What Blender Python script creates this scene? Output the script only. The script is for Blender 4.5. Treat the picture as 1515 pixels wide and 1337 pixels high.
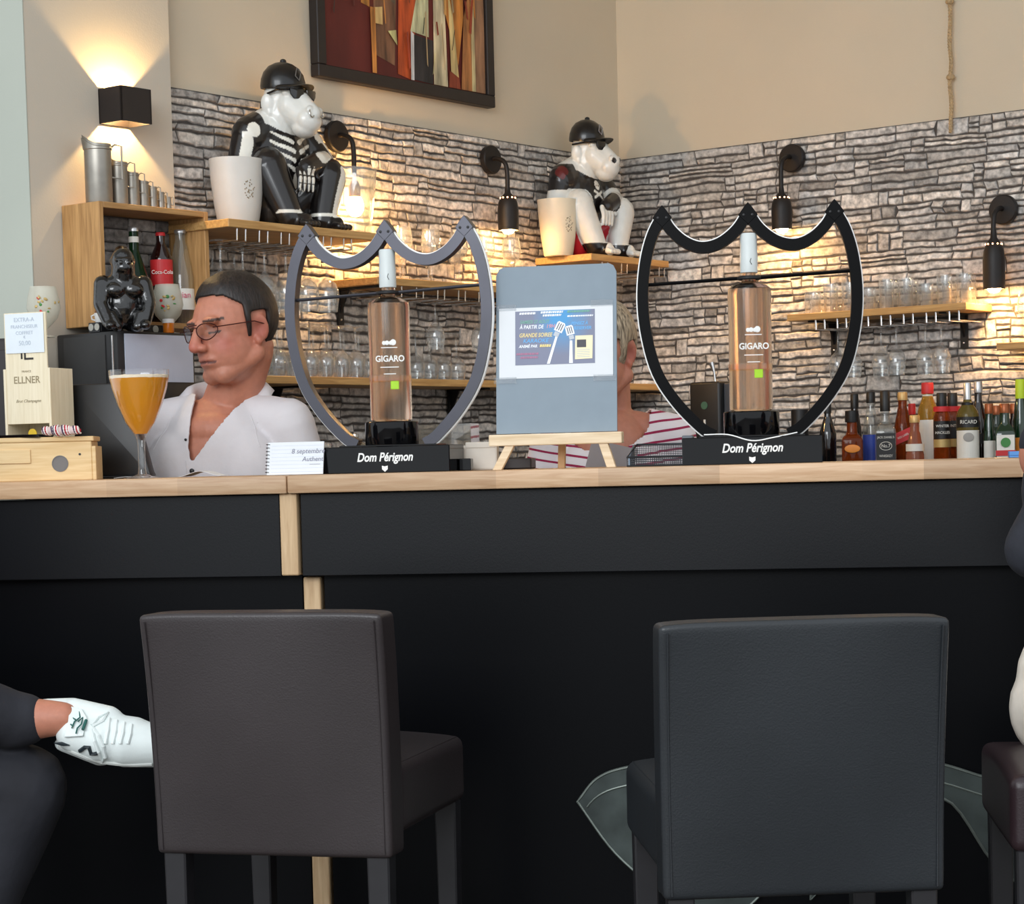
import bpy, bmesh, math, random
import numpy as np
from mathutils import Vector, Matrix, Euler, noise
from mathutils.bvhtree import BVHTree

random.seed(7)
for o in list(bpy.data.objects):
    bpy.data.objects.remove(o)
SC = bpy.context.scene
COL = SC.collection
R = math.radians
PI = math.pi

# ---------------------------------------------------------------- camera
F_PX, CX, CY, EYE = 3245.0, 757.5, 895.0, 1.13
PITCH, ROLL = R(3.8), R(1.42)
_f = Vector((0, math.cos(PITCH), -math.sin(PITCH)))
_r0 = Vector((1, 0, 0))
_u0 = _r0.cross(_f)
_r = _r0 * math.cos(ROLL) - _u0 * math.sin(ROLL)
_u = _u0 * math.cos(ROLL) + _r0 * math.sin(ROLL)
cam_data = bpy.data.cameras.new('camera')
cam = bpy.data.objects.new('camera', cam_data)
COL.objects.link(cam)
cam.matrix_world = Matrix(((_r.x, _u.x, -_f.x, 0), (_r.y, _u.y, -_f.y, 0), (_r.z, _u.z, -_f.z, EYE), (0, 0, 0, 1)))
cam_data.sensor_fit = 'HORIZONTAL'
cam_data.sensor_width = 36.0
cam_data.lens = 36.0 * F_PX / 1515.0
cam_data.shift_x = 0.0
cam_data.shift_y = (CY - 668.5) / 1515.0
cam_data.clip_start = 0.05
SC.camera = cam

# ---------------------------------------------------------------- world, daylight, exposure
world = bpy.data.worlds.new('world')
SC.world = world
world.use_nodes = True
_bg = world.node_tree.nodes['Background']
_bg.inputs[0].default_value = (0.90, 0.95, 1.0, 1)
_bg.inputs[1].default_value = 0.62
SC.view_settings.view_transform = 'Standard'
SC.view_settings.look = 'None'
SC.view_settings.exposure = 0.9
SC.view_settings.gamma = 1.0
SC.view_settings.use_curve_mapping = False

def area_light(name, loc, target, sx, sy, power, color):
    d = bpy.data.lights.new(name, 'AREA')
    d.shape = 'RECTANGLE'; d.size = sx; d.size_y = sy; d.energy = power; d.color = color
    o = bpy.data.objects.new(name, d); COL.objects.link(o)
    o.location = loc
    o.rotation_euler = (Vector(target) - Vector(loc)).to_track_quat('-Z', 'Y').to_euler()
    return o
# daylight of the glazed veranda front behind and above the viewer
area_light('daylight_front_glazing', (-2.2, -1.5, 3.3), (0.0, 5.0, 1.2), 4.0, 2.4, 120, (0.93, 0.97, 1.0))

# ---------------------------------------------------------------- pixel helpers (layout arithmetic)
def ray(px, py):
    return _f + _r * ((px - CX) / F_PX) - _u * ((py - CY) / F_PX)
def at(px, py, y):
    d = ray(px, py)
    return Vector((0, 0, EYE)) + d * (y / d.y)
def atplane(px, py, p0, n):
    d = ray(px, py); o = Vector((0, 0, EYE))
    return o + d * ((p0 - o).dot(n) / d.dot(n))

ANG = R(37.65)
dA = Vector((math.sin(ANG), math.cos(ANG), 0))       # along the left stone wall, towards the corner
nA = Vector((math.cos(ANG), -math.sin(ANG), 0))      # out of the left stone wall, into the room
dR = Vector((math.cos(ANG), -math.sin(ANG), 0))      # along the right stone wall, away from the corner
nB = -dA
CORNER = at(916, 237, 6.75); CORNER.z = 0
ROT_A, ROT_B = PI / 2 - ANG, -ANG
CTH = R(-11.5)                                       # turn of the bar
ROT_C = CTH
CO = Vector((0, 4.2, 0))                             # point on the bar's front edge
cX = Vector((math.cos(CTH), math.sin(CTH), 0)); cY = Vector((-math.sin(CTH), math.cos(CTH), 0))
TOP = 1.110                                          # bar top
def A(px, py, off):                                  # (s, -off, z) on a plane in front of wall A, wall frame
    p = atplane(px, py, CORNER + nA * off, nA)
    return Vector(((p - CORNER).dot(dA), -off, p.z))
def B(px, py, off):
    p = atplane(px, py, CORNER + nB * off, nB)
    return Vector(((p - CORNER).dot(dR), -off, p.z))
def Aw(s, off, z): return CORNER + dA * s + nA * off + Vector((0, 0, z))
def Bw(s, off, z): return CORNER + dR * s + nB * off + Vector((0, 0, z))
def Cw(x, back, z): return CO + cX * x + cY * back + Vector((0, 0, z))
def Cpx(px, back, z=None, py=700):                   # bar-frame x of a pixel column at a distance behind the front edge
    p = atplane(px, py, CO + cY * back, cY)
    return (p - CO).dot(cX)

# ---------------------------------------------------------------- materials
MATS = {}
def nodes_of(m):
    m.use_nodes = True
    nt = m.node_tree
    return nt, nt.nodes['Principled BSDF']
def srgb(r, g, b):
    f = lambda c: (c / 255 / 12.92) if c / 255 <= 0.04045 else ((c / 255 + 0.055) / 1.055) ** 2.4
    return (f(r), f(g), f(b))
def mat(name, col, rough=0.5, metal=0.0, var=0.06, scale=30.0, bump=0.0, bscale=None, spec=0.5, coat=0.0, emit=None, estr=0.0, stretch=(1, 1, 1), sheen=0.0):
    """plain coloured surface with fine procedural variation"""
    if name in MATS: return MATS[name]
    m = bpy.data.materials.new(name); MATS[name] = m
    nt, b = nodes_of(m)
    N, L = nt.nodes, nt.links
    tc = N.new('ShaderNodeTexCoord'); mp = N.new('ShaderNodeMapping'); mp.inputs['Scale'].default_value = stretch
    L.new(tc.outputs['Object'], mp.inputs[0])
    nz = N.new('ShaderNodeTexNoise'); nz.inputs['Scale'].default_value = scale; nz.inputs['Detail'].default_value = 4
    L.new(mp.outputs[0], nz.inputs['Vector'])
    rp = N.new('ShaderNodeValToRGB')
    c0 = [max(0, c * (1 - var * 1.6)) for c in col]; c1 = [min(1, c * (1 + var * 1.6)) for c in col]
    rp.color_ramp.elements[0].position = 0.25; rp.color_ramp.elements[1].position = 0.75
    rp.color_ramp.elements[0].color = (*c0, 1); rp.color_ramp.elements[1].color = (*c1, 1)
    L.new(nz.outputs['Fac'], rp.inputs[0]); L.new(rp.outputs[0], b.inputs['Base Color'])
    b.inputs['Roughness'].default_value = rough; b.inputs['Metallic'].default_value = metal
    b.inputs['Specular IOR Level'].default_value = spec
    if coat: b.inputs['Coat Weight'].default_value = coat; b.inputs['Coat Roughness'].default_value = 0.05
    if sheen: b.inputs['Sheen Weight'].default_value = sheen
    if emit: b.inputs['Emission Color'].default_value = (*emit, 1); b.inputs['Emission Strength'].default_value = estr
    if bump:
        bp = N.new('ShaderNodeBump'); bp.inputs['Strength'].default_value = bump; bp.inputs['Distance'].default_value = 0.004
        n2 = N.new('ShaderNodeTexNoise'); n2.inputs['Scale'].default_value = bscale or scale * 3; n2.inputs['Detail'].default_value = 5
        L.new(mp.outputs[0], n2.inputs['Vector']); L.new(n2.outputs['Fac'], bp.inputs['Height']); L.new(bp.outputs[0], b.inputs['Normal'])
    return m
def wood(name, c0, c1, axis='X', rough=0.5, scale=9.0, streak=14.0, blocks=0.0):
    if name in MATS: return MATS[name]
    m = bpy.data.materials.new(name); MATS[name] = m
    nt, b = nodes_of(m); N, L = nt.nodes, nt.links
    tc = N.new('ShaderNodeTexCoord'); mp = N.new('ShaderNodeMapping')
    s = [streak] * 3; s['XYZ'.index(axis)] = 1.0
    mp.inputs['Scale'].default_value = s
    L.new(tc.outputs['Object'], mp.inputs[0])
    nz = N.new('ShaderNodeTexNoise'); nz.inputs['Scale'].default_value = scale; nz.inputs['Detail'].default_value = 6; nz.inputs['Distortion'].default_value = 0.6
    L.new(mp.outputs[0], nz.inputs['Vector'])
    rp = N.new('ShaderNodeValToRGB'); rp.color_ramp.elements[0].position = 0.3; rp.color_ramp.elements[1].position = 0.7
    rp.color_ramp.elements[0].color = (*c0, 1); rp.color_ramp.elements[1].color = (*c1, 1)
    L.new(nz.outputs['Fac'], rp.inputs[0])
    out = rp.outputs[0]
    if blocks:                                       # glued staves, each a little different
        sx = N.new('ShaderNodeSeparateXYZ'); L.new(tc.outputs['Object'], sx.inputs[0])
        vo = N.new('ShaderNodeTexVoronoi'); vo.voronoi_dimensions = '1D'; vo.inputs['Scale'].default_value = blocks
        L.new(sx.outputs['XYZ'.index(axis)], vo.inputs['W'])
        hs = N.new('ShaderNodeHueSaturation')
        mr = N.new('ShaderNodeMapRange'); mr.inputs['To Min'].default_value = 0.78; mr.inputs['To Max'].default_value = 1.12
        sp = N.new('ShaderNodeSeparateColor'); L.new(vo.outputs['Color'], sp.inputs[0]); L.new(sp.outputs[0], mr.inputs[0])
        L.new(mr.outputs[0], hs.inputs['Value']); L.new(out, hs.inputs['Color']); out = hs.outputs[0]
    L.new(out, b.inputs['Base Color'])
    b.inputs['Roughness'].default_value = rough
    bp = N.new('ShaderNodeBump'); bp.inputs['Strength'].default_value = 0.15; bp.inputs['Distance'].default_value = 0.002
    L.new(nz.outputs['Fac'], bp.inputs['Height']); L.new(bp.outputs[0], b.inputs['Normal'])
    return m
def attr_mat(name, rough=0.5, spec=0.5, coat=0.0, noise_amt=0.15, scale=60.0, bump=0.1, attr='Col', sss=0.0):
    """colour from the mesh's own painted colour attribute, with fine grain"""
    if name in MATS: return MATS[name]
    m = bpy.data.materials.new(name); MATS[name] = m
    nt, b = nodes_of(m); N, L = nt.nodes, nt.links
    at_ = N.new('ShaderNodeAttribute'); at_.attribute_name = attr
    tc = N.new('ShaderNodeTexCoord')
    nz = N.new('ShaderNodeTexNoise'); nz.inputs['Scale'].default_value = scale; nz.inputs['Detail'].default_value = 5
    L.new(tc.outputs['Object'], nz.inputs['Vector'])
    mr = N.new('ShaderNodeMapRange'); mr.inputs['From Min'].default_value = 0.3; mr.inputs['From Max'].default_value = 0.7
    mr.inputs['To Min'].default_value = 1 - noise_amt; mr.inputs['To Max'].default_value = 1 + noise_amt
    L.new(nz.outputs['Fac'], mr.inputs[0])
    hs = N.new('ShaderNodeHueSaturation'); L.new(at_.outputs['Color'], hs.inputs['Color']); L.new(mr.outputs[0], hs.inputs['Value'])
    L.new(hs.outputs[0], b.inputs['Base Color'])
    b.inputs['Roughness'].default_value = rough; b.inputs['Specular IOR Level'].default_value = spec
    if coat: b.inputs['Coat Weight'].default_value = coat; b.inputs['Coat Roughness'].default_value = 0.06
    if sss:
        b.inputs['Subsurface Weight'].default_value = sss; b.inputs['Subsurface Radius'].default_value = (0.02, 0.008, 0.004); b.inputs['Subsurface Scale'].default_value = 0.3
    if bump:
        bp = N.new('ShaderNodeBump'); bp.inputs['Strength'].default_value = bump; bp.inputs['Distance'].default_value = 0.003
        L.new(nz.outputs['Fac'], bp.inputs['Height']); L.new(bp.outputs[0], b.inputs['Normal'])
    return m
def thin_glass(name, tint=(0.96, 0.97, 0.97), refl=1.0, rough=0.03, f0=1.35, haze=0.05):
    """a thin sheet of glass: lets light straight through, reflects at grazing angles"""
    if name in MATS: return MATS[name]
    m = bpy.data.materials.new(name); MATS[name] = m
    m.use_nodes = True; nt = m.node_tree; N, L = nt.nodes, nt.links
    for n in list(N): N.remove(n)
    o = N.new('ShaderNodeOutputMaterial'); mx = N.new('ShaderNodeMixShader')
    tr = N.new('ShaderNodeBsdfTransparent'); tr.inputs[0].default_value = (*tint, 1)
    gl = N.new('ShaderNodeBsdfGlossy'); gl.inputs['Color'].default_value = (refl, refl, refl, 1); gl.inputs['Roughness'].default_value = rough
    lw = N.new('ShaderNodeLayerWeight'); lw.inputs['Blend'].default_value = 0.5
    pw = N.new('ShaderNodeMath'); pw.operation = 'POWER'; pw.inputs[1].default_value = 2.6
    fr = N.new('ShaderNodeMath'); fr.operation = 'MULTIPLY_ADD'; fr.inputs[1].default_value = 0.75; fr.inputs[2].default_value = 0.06 * f0 / 1.35
    L.new(lw.outputs['Facing'], pw.inputs[0]); L.new(pw.outputs[0], fr.inputs[0])
    tc = N.new('ShaderNodeTexCoord'); nz = N.new('ShaderNodeTexNoise'); nz.inputs['Scale'].default_value = 25
    bp = N.new('ShaderNodeBump'); bp.inputs['Strength'].default_value = 0.06; bp.inputs['Distance'].default_value = 0.003
    L.new(tc.outputs['Object'], nz.inputs['Vector']); L.new(nz.outputs['Fac'], bp.inputs['Height'])
    L.new(bp.outputs[0], gl.inputs['Normal']); L.new(bp.outputs[0], lw.inputs['Normal'])
    L.new(fr.outputs[0], mx.inputs[0]); L.new(tr.outputs[0], mx.inputs[1]); L.new(gl.outputs[0], mx.inputs[2])
    df = N.new('ShaderNodeBsdfDiffuse'); df.inputs['Color'].default_value = (0.9, 0.9, 0.88, 1); mx2 = N.new('ShaderNodeMixShader'); mx2.inputs[0].default_value = haze
    L.new(mx.outputs[0], mx2.inputs[1]); L.new(df.outputs[0], mx2.inputs[2]); L.new(mx2.outputs[0], o.inputs[0])
    return m
def liquid(name, col, rough=0.0, ior=1.33, trans=1.0):
    if name in MATS: return MATS[name]
    m = mat(name, col, rough=rough, var=0.03, scale=8)
    b = m.node_tree.nodes['Principled BSDF']
    b.inputs['Transmission Weight'].default_value = trans; b.inputs['IOR'].default_value = ior
    return m
def emitter(name, col, s):
    if name in MATS: return MATS[name]
    m = mat(name, (0.8, 0.7, 0.5), emit=col, estr=s)
    return m

# ---------------------------------------------------------------- mesh helpers
def obj(name, data, material=None, parent=None, loc=None, rot=None, smooth=False):
    if isinstance(data, bmesh.types.BMesh):
        me = bpy.data.meshes.new(name)
        data.normal_update()
        data.to_mesh(me); data.free()
    else:
        me = data
    if smooth:
        me.shade_smooth()
        if smooth != 'all':
            try: me.set_sharp_from_angle(angle=R(40))
            except Exception: pass
    o = bpy.data.objects.new(name, me)
    COL.objects.link(o)
    if material is not None:
        ms = material if isinstance(material, (list, tuple)) else [material]
        me.materials.clear()
        for m_ in ms: me.materials.append(m_)
    if parent is not None: o.parent = parent
    if loc is not None: o.location = loc
    if rot is not None: o.rotation_euler = rot if not isinstance(rot, (int, float)) else (0, 0, rot)
    return o
def tag(o, label=None, cat=None, group=None, kind=None):
    if label: o['label'] = label
    if cat: o['category'] = cat
    if group: o['group'] = group
    if kind: o['kind'] = kind
    return o
def thing(name, label, cat, loc=(0, 0, 0), rot=0, group=None):
    o = bpy.data.objects.new(name, None); COL.objects.link(o)
    o.empty_display_size = 0.05
    o.location = loc
    o.rotation_euler = (0, 0, rot) if isinstance(rot, (int, float)) else rot
    return tag(o, label, cat, group)
def dup(root, loc=None, rot=None, label=None, group=None):
    def cp(o, par):
        c = o.copy(); COL.objects.link(c); c.parent = par
        for ch in [x for x in bpy.data.objects if x.parent == o]: cp(ch, c)
        return c
    c = cp(root, root.parent)
    if loc is not None: c.location = loc
    if rot is not None: c.rotation_euler = (0, 0, rot) if isinstance(rot, (int, float)) else rot
    if label: c['label'] = label
    if group: c['group'] = group
    return c
def bm_new(): return bmesh.new()
def box(bm, x0, x1, y0, y1, z0, z1, bev=0.0, seg=2, mtx=None):
    t = bmesh.new()
    bmesh.ops.create_cube(t, size=1)
    for v in t.verts:
        v.co = Vector(((x0 + x1) / 2 + v.co.x * (x1 - x0), (y0 + y1) / 2 + v.co.y * (y1 - y0), (z0 + z1) / 2 + v.co.z * (z1 - z0)))
    if bev:
        bmesh.ops.bevel(t, geom=list(t.edges) + list(t.verts), offset=bev, segments=seg, profile=0.5, affect='EDGES')
    return merge(bm, t, mtx)
def merge(bm, t, mtx=None):
    if mtx is not None: bmesh.ops.transform(t, matrix=mtx, verts=t.verts)
    me = bpy.data.meshes.new('tmp'); t.to_mesh(me); t.free()
    bm.from_mesh(me); bpy.data.meshes.remove(me)
    return bm
def lathe(bm, prof, n=24, mtx=None, cap0=True, cap1=True):
    """prof: list of (radius, z)"""
    t = bmesh.new(); rings = []
    for r_, z_ in prof:
        if r_ < 1e-6: rings.append([t.verts.new((0, 0, z_))])
        else: rings.append([t.verts.new((r_ * math.cos(2 * PI * i / n), r_ * math.sin(2 * PI * i / n), z_)) for i in range(n)])
    for a, b in zip(rings[:-1], rings[1:]):
        for i in range(n):
            j = (i + 1) % n
            if len(a) == 1 and len(b) == 1: continue
            if len(a) == 1: t.faces.new((a[0], b[j], b[i]))
            elif len(b) == 1: t.faces.new((a[i], a[j], b[0]))
            else: t.faces.new((a[i], a[j], b[j], b[i]))
    if cap0 and len(rings[0]) > 1: t.faces.new(list(reversed(rings[0])))
    if cap1 and len(rings[-1]) > 1: t.faces.new(rings[-1])
    bmesh.ops.recalc_face_normals(t, faces=t.faces)
    return merge(bm, t, mtx)
def tube(bm, pts, r, n=8, closed=False, mtx=None):
    """round bar along a polyline; r a number or one per point"""
    pts = [Vector(p) for p in pts]; t = bmesh.new(); m = len(pts); rings = []
    rs = r if isinstance(r, (list, tuple)) else [r] * m
    prev = None
    for i, p in enumerate(pts):
        if closed: d = pts[(i + 1) % m] - pts[i - 1]
        else: d = pts[min(i + 1, m - 1)] - pts[max(i - 1, 0)]
        if d.length < 1e-9: d = Vector((0, 0, 1))
        d.normalize()
        if prev is None:
            a = d.orthogonal().normalized()
        else:
            a = (prev - d * prev.dot(d))
            a = a.normalized() if a.length > 1e-6 else d.orthogonal().normalized()
        prev = a; b = d.cross(a)
        rings.append([t.verts.new(p + (a * math.cos(2 * PI * k / n) + b * math.sin(2 * PI * k / n)) * rs[i]) for k in range(n)])
    rng = range(m) if closed else range(m - 1)
    for i in rng:
        A_, B_ = rings[i], rings[(i + 1) % m]
        for k in range(n):
            t.faces.new((A_[k], A_[(k + 1) % n], B_[(k + 1) % n], B_[k]))
    if not closed:
        t.faces.new(list(reversed(rings[0]))); t.faces.new(rings[-1])
    bmesh.ops.recalc_face_normals(t, faces=t.faces)
    return merge(bm, t, mtx)
def prism(bm, poly, y0, y1, bev=0.0, mtx=None, axis='Y'):
    """polygon given in (x, z), extruded along y"""
    t = bmesh.new()
    a = [t.verts.new((p[0], y0, p[1])) for p in poly]; b = [t.verts.new((p[0], y1, p[1])) for p in poly]
    t.faces.new(a); t.faces.new(list(reversed(b)))
    n = len(poly)
    for i in range(n):
        j = (i + 1) % n
        t.faces.new((a[j], a[i], b[i], b[j]))
    bmesh.ops.recalc_face_normals(t, faces=t.faces)
    if bev: bmesh.ops.bevel(t, geom=list(t.edges), offset=bev, segments=2, profile=0.5, affect='EDGES')
    return merge(bm, t, mtx)
def ribbon(bm, pts, w, y0, y1, mtx=None, offset=0.0):
    """rectangular bar following an (x, z) polyline: w across, y0..y1 deep"""
    P_ = [Vector((p[0], p[1])) for p in pts]; n = len(P_); L_, R_ = [], []
    for i in range(n):
        a = P_[i] - P_[i - 1] if i else P_[1] - P_[0]
        b = P_[i + 1] - P_[i] if i < n - 1 else P_[-1] - P_[-2]
        a.normalize(); b.normalize(); d = (a + b)
        d = d.normalized() if d.length > 1e-4 else a
        nn = Vector((-d.y, d.x)); k = 1 / max(0.45, nn.dot(Vector((-b.y, b.x))))
        L_.append(P_[i] + nn * (offset + w / 2) * k); R_.append(P_[i] + nn * (offset - w / 2) * k)
    t = bmesh.new()
    rows = [[t.verts.new((q.x, y, q.y)) for q in S] for S, y in ((L_, y0), (R_, y0), (R_, y1), (L_, y1))]
    for i in range(n - 1):
        for k in range(4):
            a, b = rows[k], rows[(k + 1) % 4]
            t.faces.new((a[i], a[i + 1], b[i + 1], b[i]))
    t.faces.new([rows[k][0] for k in range(4)]); t.faces.new([rows[k][-1] for k in reversed(range(4))])
    bmesh.ops.recalc_face_normals(t, faces=t.faces)
    return merge(bm, t, mtx)
def ell(bm, c, r, rot=None, u=20, v=14):
    t = bmesh.new(); bmesh.ops.create_uvsphere(t, u_segments=u, v_segments=v, radius=1)
    m = Matrix.Diagonal((*(r if isinstance(r, (tuple, list)) else (r, r, r)), 1))
    if rot: m = Euler(rot).to_matrix().to_4x4() @ m
    return merge(bm, t, Matrix.Translation(Vector(c)) @ m)
def capsule(bm, p0, p1, r0, r1, n=24):
    p0, p1 = Vector(p0), Vector(p1); d = p1 - p0; L = d.length
    q = d.to_track_quat('Z', 'Y').to_matrix().to_4x4() if L > 1e-6 else Matrix.Identity(4)
    prof = [(0, -r0)] + [(r0 * math.cos(a), r0 * math.sin(a)) for a in (R(-60), R(-30), 0)]
    prof += [(r0 + (r1 - r0) * k, L * k) for k in (0.33, 0.66)]
    prof += [(r1 * math.cos(a), L + r1 * math.sin(a)) for a in (0, R(30), R(60))] + [(0, L + r1)]
    return lathe(bm, prof, n, Matrix.Translation(p0) @ q)
def chain(bm, pts, rs):
    for i in range(len(pts) - 1): capsule(bm, pts[i], pts[i + 1], rs[i], rs[i + 1])
def remesh(bm, voxel, smooth=6, fac=0.5):
    """one continuous skin over the union of the shapes"""
    me = bpy.data.meshes.new('blob'); bm.to_mesh(me); bm.free()
    o = bpy.data.objects.new('blob', me); COL.objects.link(o)
    m = o.modifiers.new('r', 'REMESH'); m.mode = 'VOXEL'; m.voxel_size = voxel; m.adaptivity = 0
    if smooth:
        s = o.modifiers.new('s', 'SMOOTH'); s.factor = fac; s.iterations = smooth
    dg = bpy.context.evaluated_depsgraph_get()
    out = bpy.data.meshes.new_from_object(o.evaluated_get(dg))
    bpy.data.objects.remove(o); bpy.data.meshes.remove(me)
    return out
def modded(bm_or_me, mods):
    me = bm_or_me
    if isinstance(me, bmesh.types.BMesh):
        me = bpy.data.meshes.new('tmp'); bm_or_me.to_mesh(me); bm_or_me.free()
    o = bpy.data.objects.new('tmp', me); COL.objects.link(o)
    for kind, kw in mods:
        m = o.modifiers.new('m', kind)
        for k, v in kw.items(): setattr(m, k, v)
    dg = bpy.context.evaluated_depsgraph_get()
    out = bpy.data.meshes.new_from_object(o.evaluated_get(dg))
    bpy.data.objects.remove(o); bpy.data.meshes.remove(me)
    return out
def vcoords(me):
    a = np.empty(len(me.vertices) * 3, np.float32); me.vertices.foreach_get('co', a); return a.reshape(-1, 3)
def vnormals(me):
    a = np.empty(len(me.vertices) * 3, np.float32); me.vertices.foreach_get('normal', a); return a.reshape(-1, 3)
def set_coords(me, a):
    me.vertices.foreach_set('co', np.ascontiguousarray(a, np.float32).ravel()); me.update()
def paint(me, cols):
    """cols: (n, 3) linear colours"""
    n = len(me.vertices)
    c = np.ones((n, 4), np.float32); c[:, :3] = cols
    ca = me.color_attributes.get('Col') or me.color_attributes.new('Col', 'FLOAT_COLOR', 'POINT')
    ca.data.foreach_set('color', c.ravel())
def seg_dist(P, a, b):
    a, b = np.array(a, np.float32), np.array(b, np.float32)
    d = b - a; t = np.clip(((P - a) @ d) / max(1e-9, float(d @ d)), 0, 1)
    return np.linalg.norm(P - (a + t[:, None] * d), axis=1), t
def push(P, c, rad, vec):
    """gaussian nudge of points near c"""
    w = np.exp(-(((P - np.array(c)) / np.array(rad)) ** 2).sum(1))
    return P + w[:, None] * np.array(vec)
def text(name, s, size, material, parent, loc, rot=(PI / 2, 0, 0), shear=0.0, ext=0.0004, align='CENTER', sx=1.0, bold=0.0):
    cu = bpy.data.curves.new('txt', 'FONT'); cu.body = s; cu.size = size; cu.align_x = align; cu.align_y = 'CENTER'
    cu.shear = shear; cu.extrude = ext; cu.offset = bold; cu.resolution_u = 4
    o = bpy.data.objects.new('txt', cu); COL.objects.link(o)
    dg = bpy.context.evaluated_depsgraph_get()
    me = bpy.data.meshes.new_from_object(o.evaluated_get(dg))
    bpy.data.objects.remove(o); bpy.data.curves.remove(cu)
    o = obj(name, me, material, parent, loc, rot)
    o.scale = (sx, 1, 1)
    return o
def arc(cx, cz, r, a0, a1, n=10, rz=None):
    rz = rz or r
    return [(cx + r * math.cos(R(a0 + (a1 - a0) * i / n)), cz + rz * math.sin(R(a0 + (a1 - a0) * i / n))) for i in range(n + 1)]
def bez(p, n=10):
    """Catmull-Rom through the points (any dimension)"""
    p = [np.array(q, float) for q in p]; P_ = [2 * p[0] - p[1]] + p + [2 * p[-1] - p[-2]]; out = []
    for i in range(1, len(P_) - 2):
        for k in range(n):
            t = k / n
            out.append(0.5 * (2 * P_[i] + (P_[i + 1] - P_[i - 1]) * t + (2 * P_[i - 1] - 5 * P_[i] + 4 * P_[i + 1] - P_[i + 2]) * t * t + (3 * P_[i] - P_[i - 1] - 3 * P_[i + 1] + P_[i + 2]) * t ** 3))
    out.append(p[-1])
    return [tuple(float(v) for v in q) for q in out]

WHITE = (0.8, 0.8, 0.78)
m_black = mat('black_satin', srgb(22, 22, 24), 0.45, var=0.1)
m_blackgloss = mat('black_gloss', srgb(8, 8, 10), 0.08, var=0.1, spec=0.3, coat=0.1)
m_blackmetal = mat('black_powder_metal', srgb(30, 26, 25), 0.5, 0.3, var=0.1, bump=0.05)
m_white = mat('white_plain', (0.78, 0.78, 0.76), 0.5, var=0.02)
m_chrome = mat('chrome', (0.75, 0.75, 0.75), 0.18, 1.0, var=0.03)
m_oak = wood('oak_shelf', srgb(172, 128, 74), srgb(206, 164, 104), 'X', 0.5)
m_beech = wood('beech_top', srgb(190, 150, 112), srgb(216, 182, 146), 'X', 0.45, blocks=5.0)
m_pine = wood('pine_light', srgb(214, 186, 146), srgb(238, 216, 184), 'X', 0.55)
m_glass = thin_glass('clear_glass')
m_glass2 = thin_glass('clear_glass_thick', (0.9, 0.92, 0.92), f0=1.5)
# ================================================================ the room
m_wall = mat('beige_plaster', srgb(207, 193, 170), 0.85, var=0.02, scale=3, bump=0.08, bscale=220)
m_pillar = mat('greige_plaster', srgb(196, 186, 170), 0.85, var=0.02, scale=3, bump=0.08, bscale=220)
m_end = mat('pale_green_plaster', srgb(178, 183, 172), 0.85, var=0.02, scale=3, bump=0.05, bscale=220)
m_joint = mat('stone_joint', srgb(76, 70, 66), 0.9, var=0.2, scale=40)
m_floor = mat('floor_tile', srgb(84, 76, 68), 0.5, var=0.12, scale=4)
WALL_H = 3.3
def struct(name, bm, m, loc=None, rot=None):
    return tag(obj(name, bm, m, None, loc, rot), kind='structure')
b = bm_new(); box(b, -4.5, 5.5, -3.5, 9.5, -0.1, 0.0); struct('floor', b, m_floor)
b = bm_new(); box(b, -1.87, 0.0, 0, 0.15, 0, WALL_H); wall_a = struct('wall_left', b, m_wall, CORNER, ROT_A)
b = bm_new(); box(b, 0.0, 5.2, 0, 0.15, 0, WALL_H); wall_b = struct('wall_right', b, m_wall, CORNER, ROT_B)
PIL_L, PIL_R = A(41, 200, 0.04).x, A(256, 200, 0.04).x
b = bm_new(); box(b, PIL_L, PIL_R, -0.04, 0.15, 0, WALL_H, 0.002, 1); struct('wall_pilaster', b, m_pillar, CORNER, ROT_A)
b = bm_new(); box(b, PIL_L - 0.002, PIL_L + 0.0, 0.15, 3.0, 0, WALL_H); box(b, PIL_L - 0.002, PIL_L, -0.041, 0.15, 0, WALL_H)
struct('wall_end', b, m_end, CORNER, ROT_A)
b = bm_new(); box(b, -4.5, 5.5, 3.9, 9.5, WALL_H, WALL_H + 0.1); struct('ceiling', b, mat('ceiling_white', (0.75, 0.74, 0.7), 0.9, var=0.02))

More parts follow.
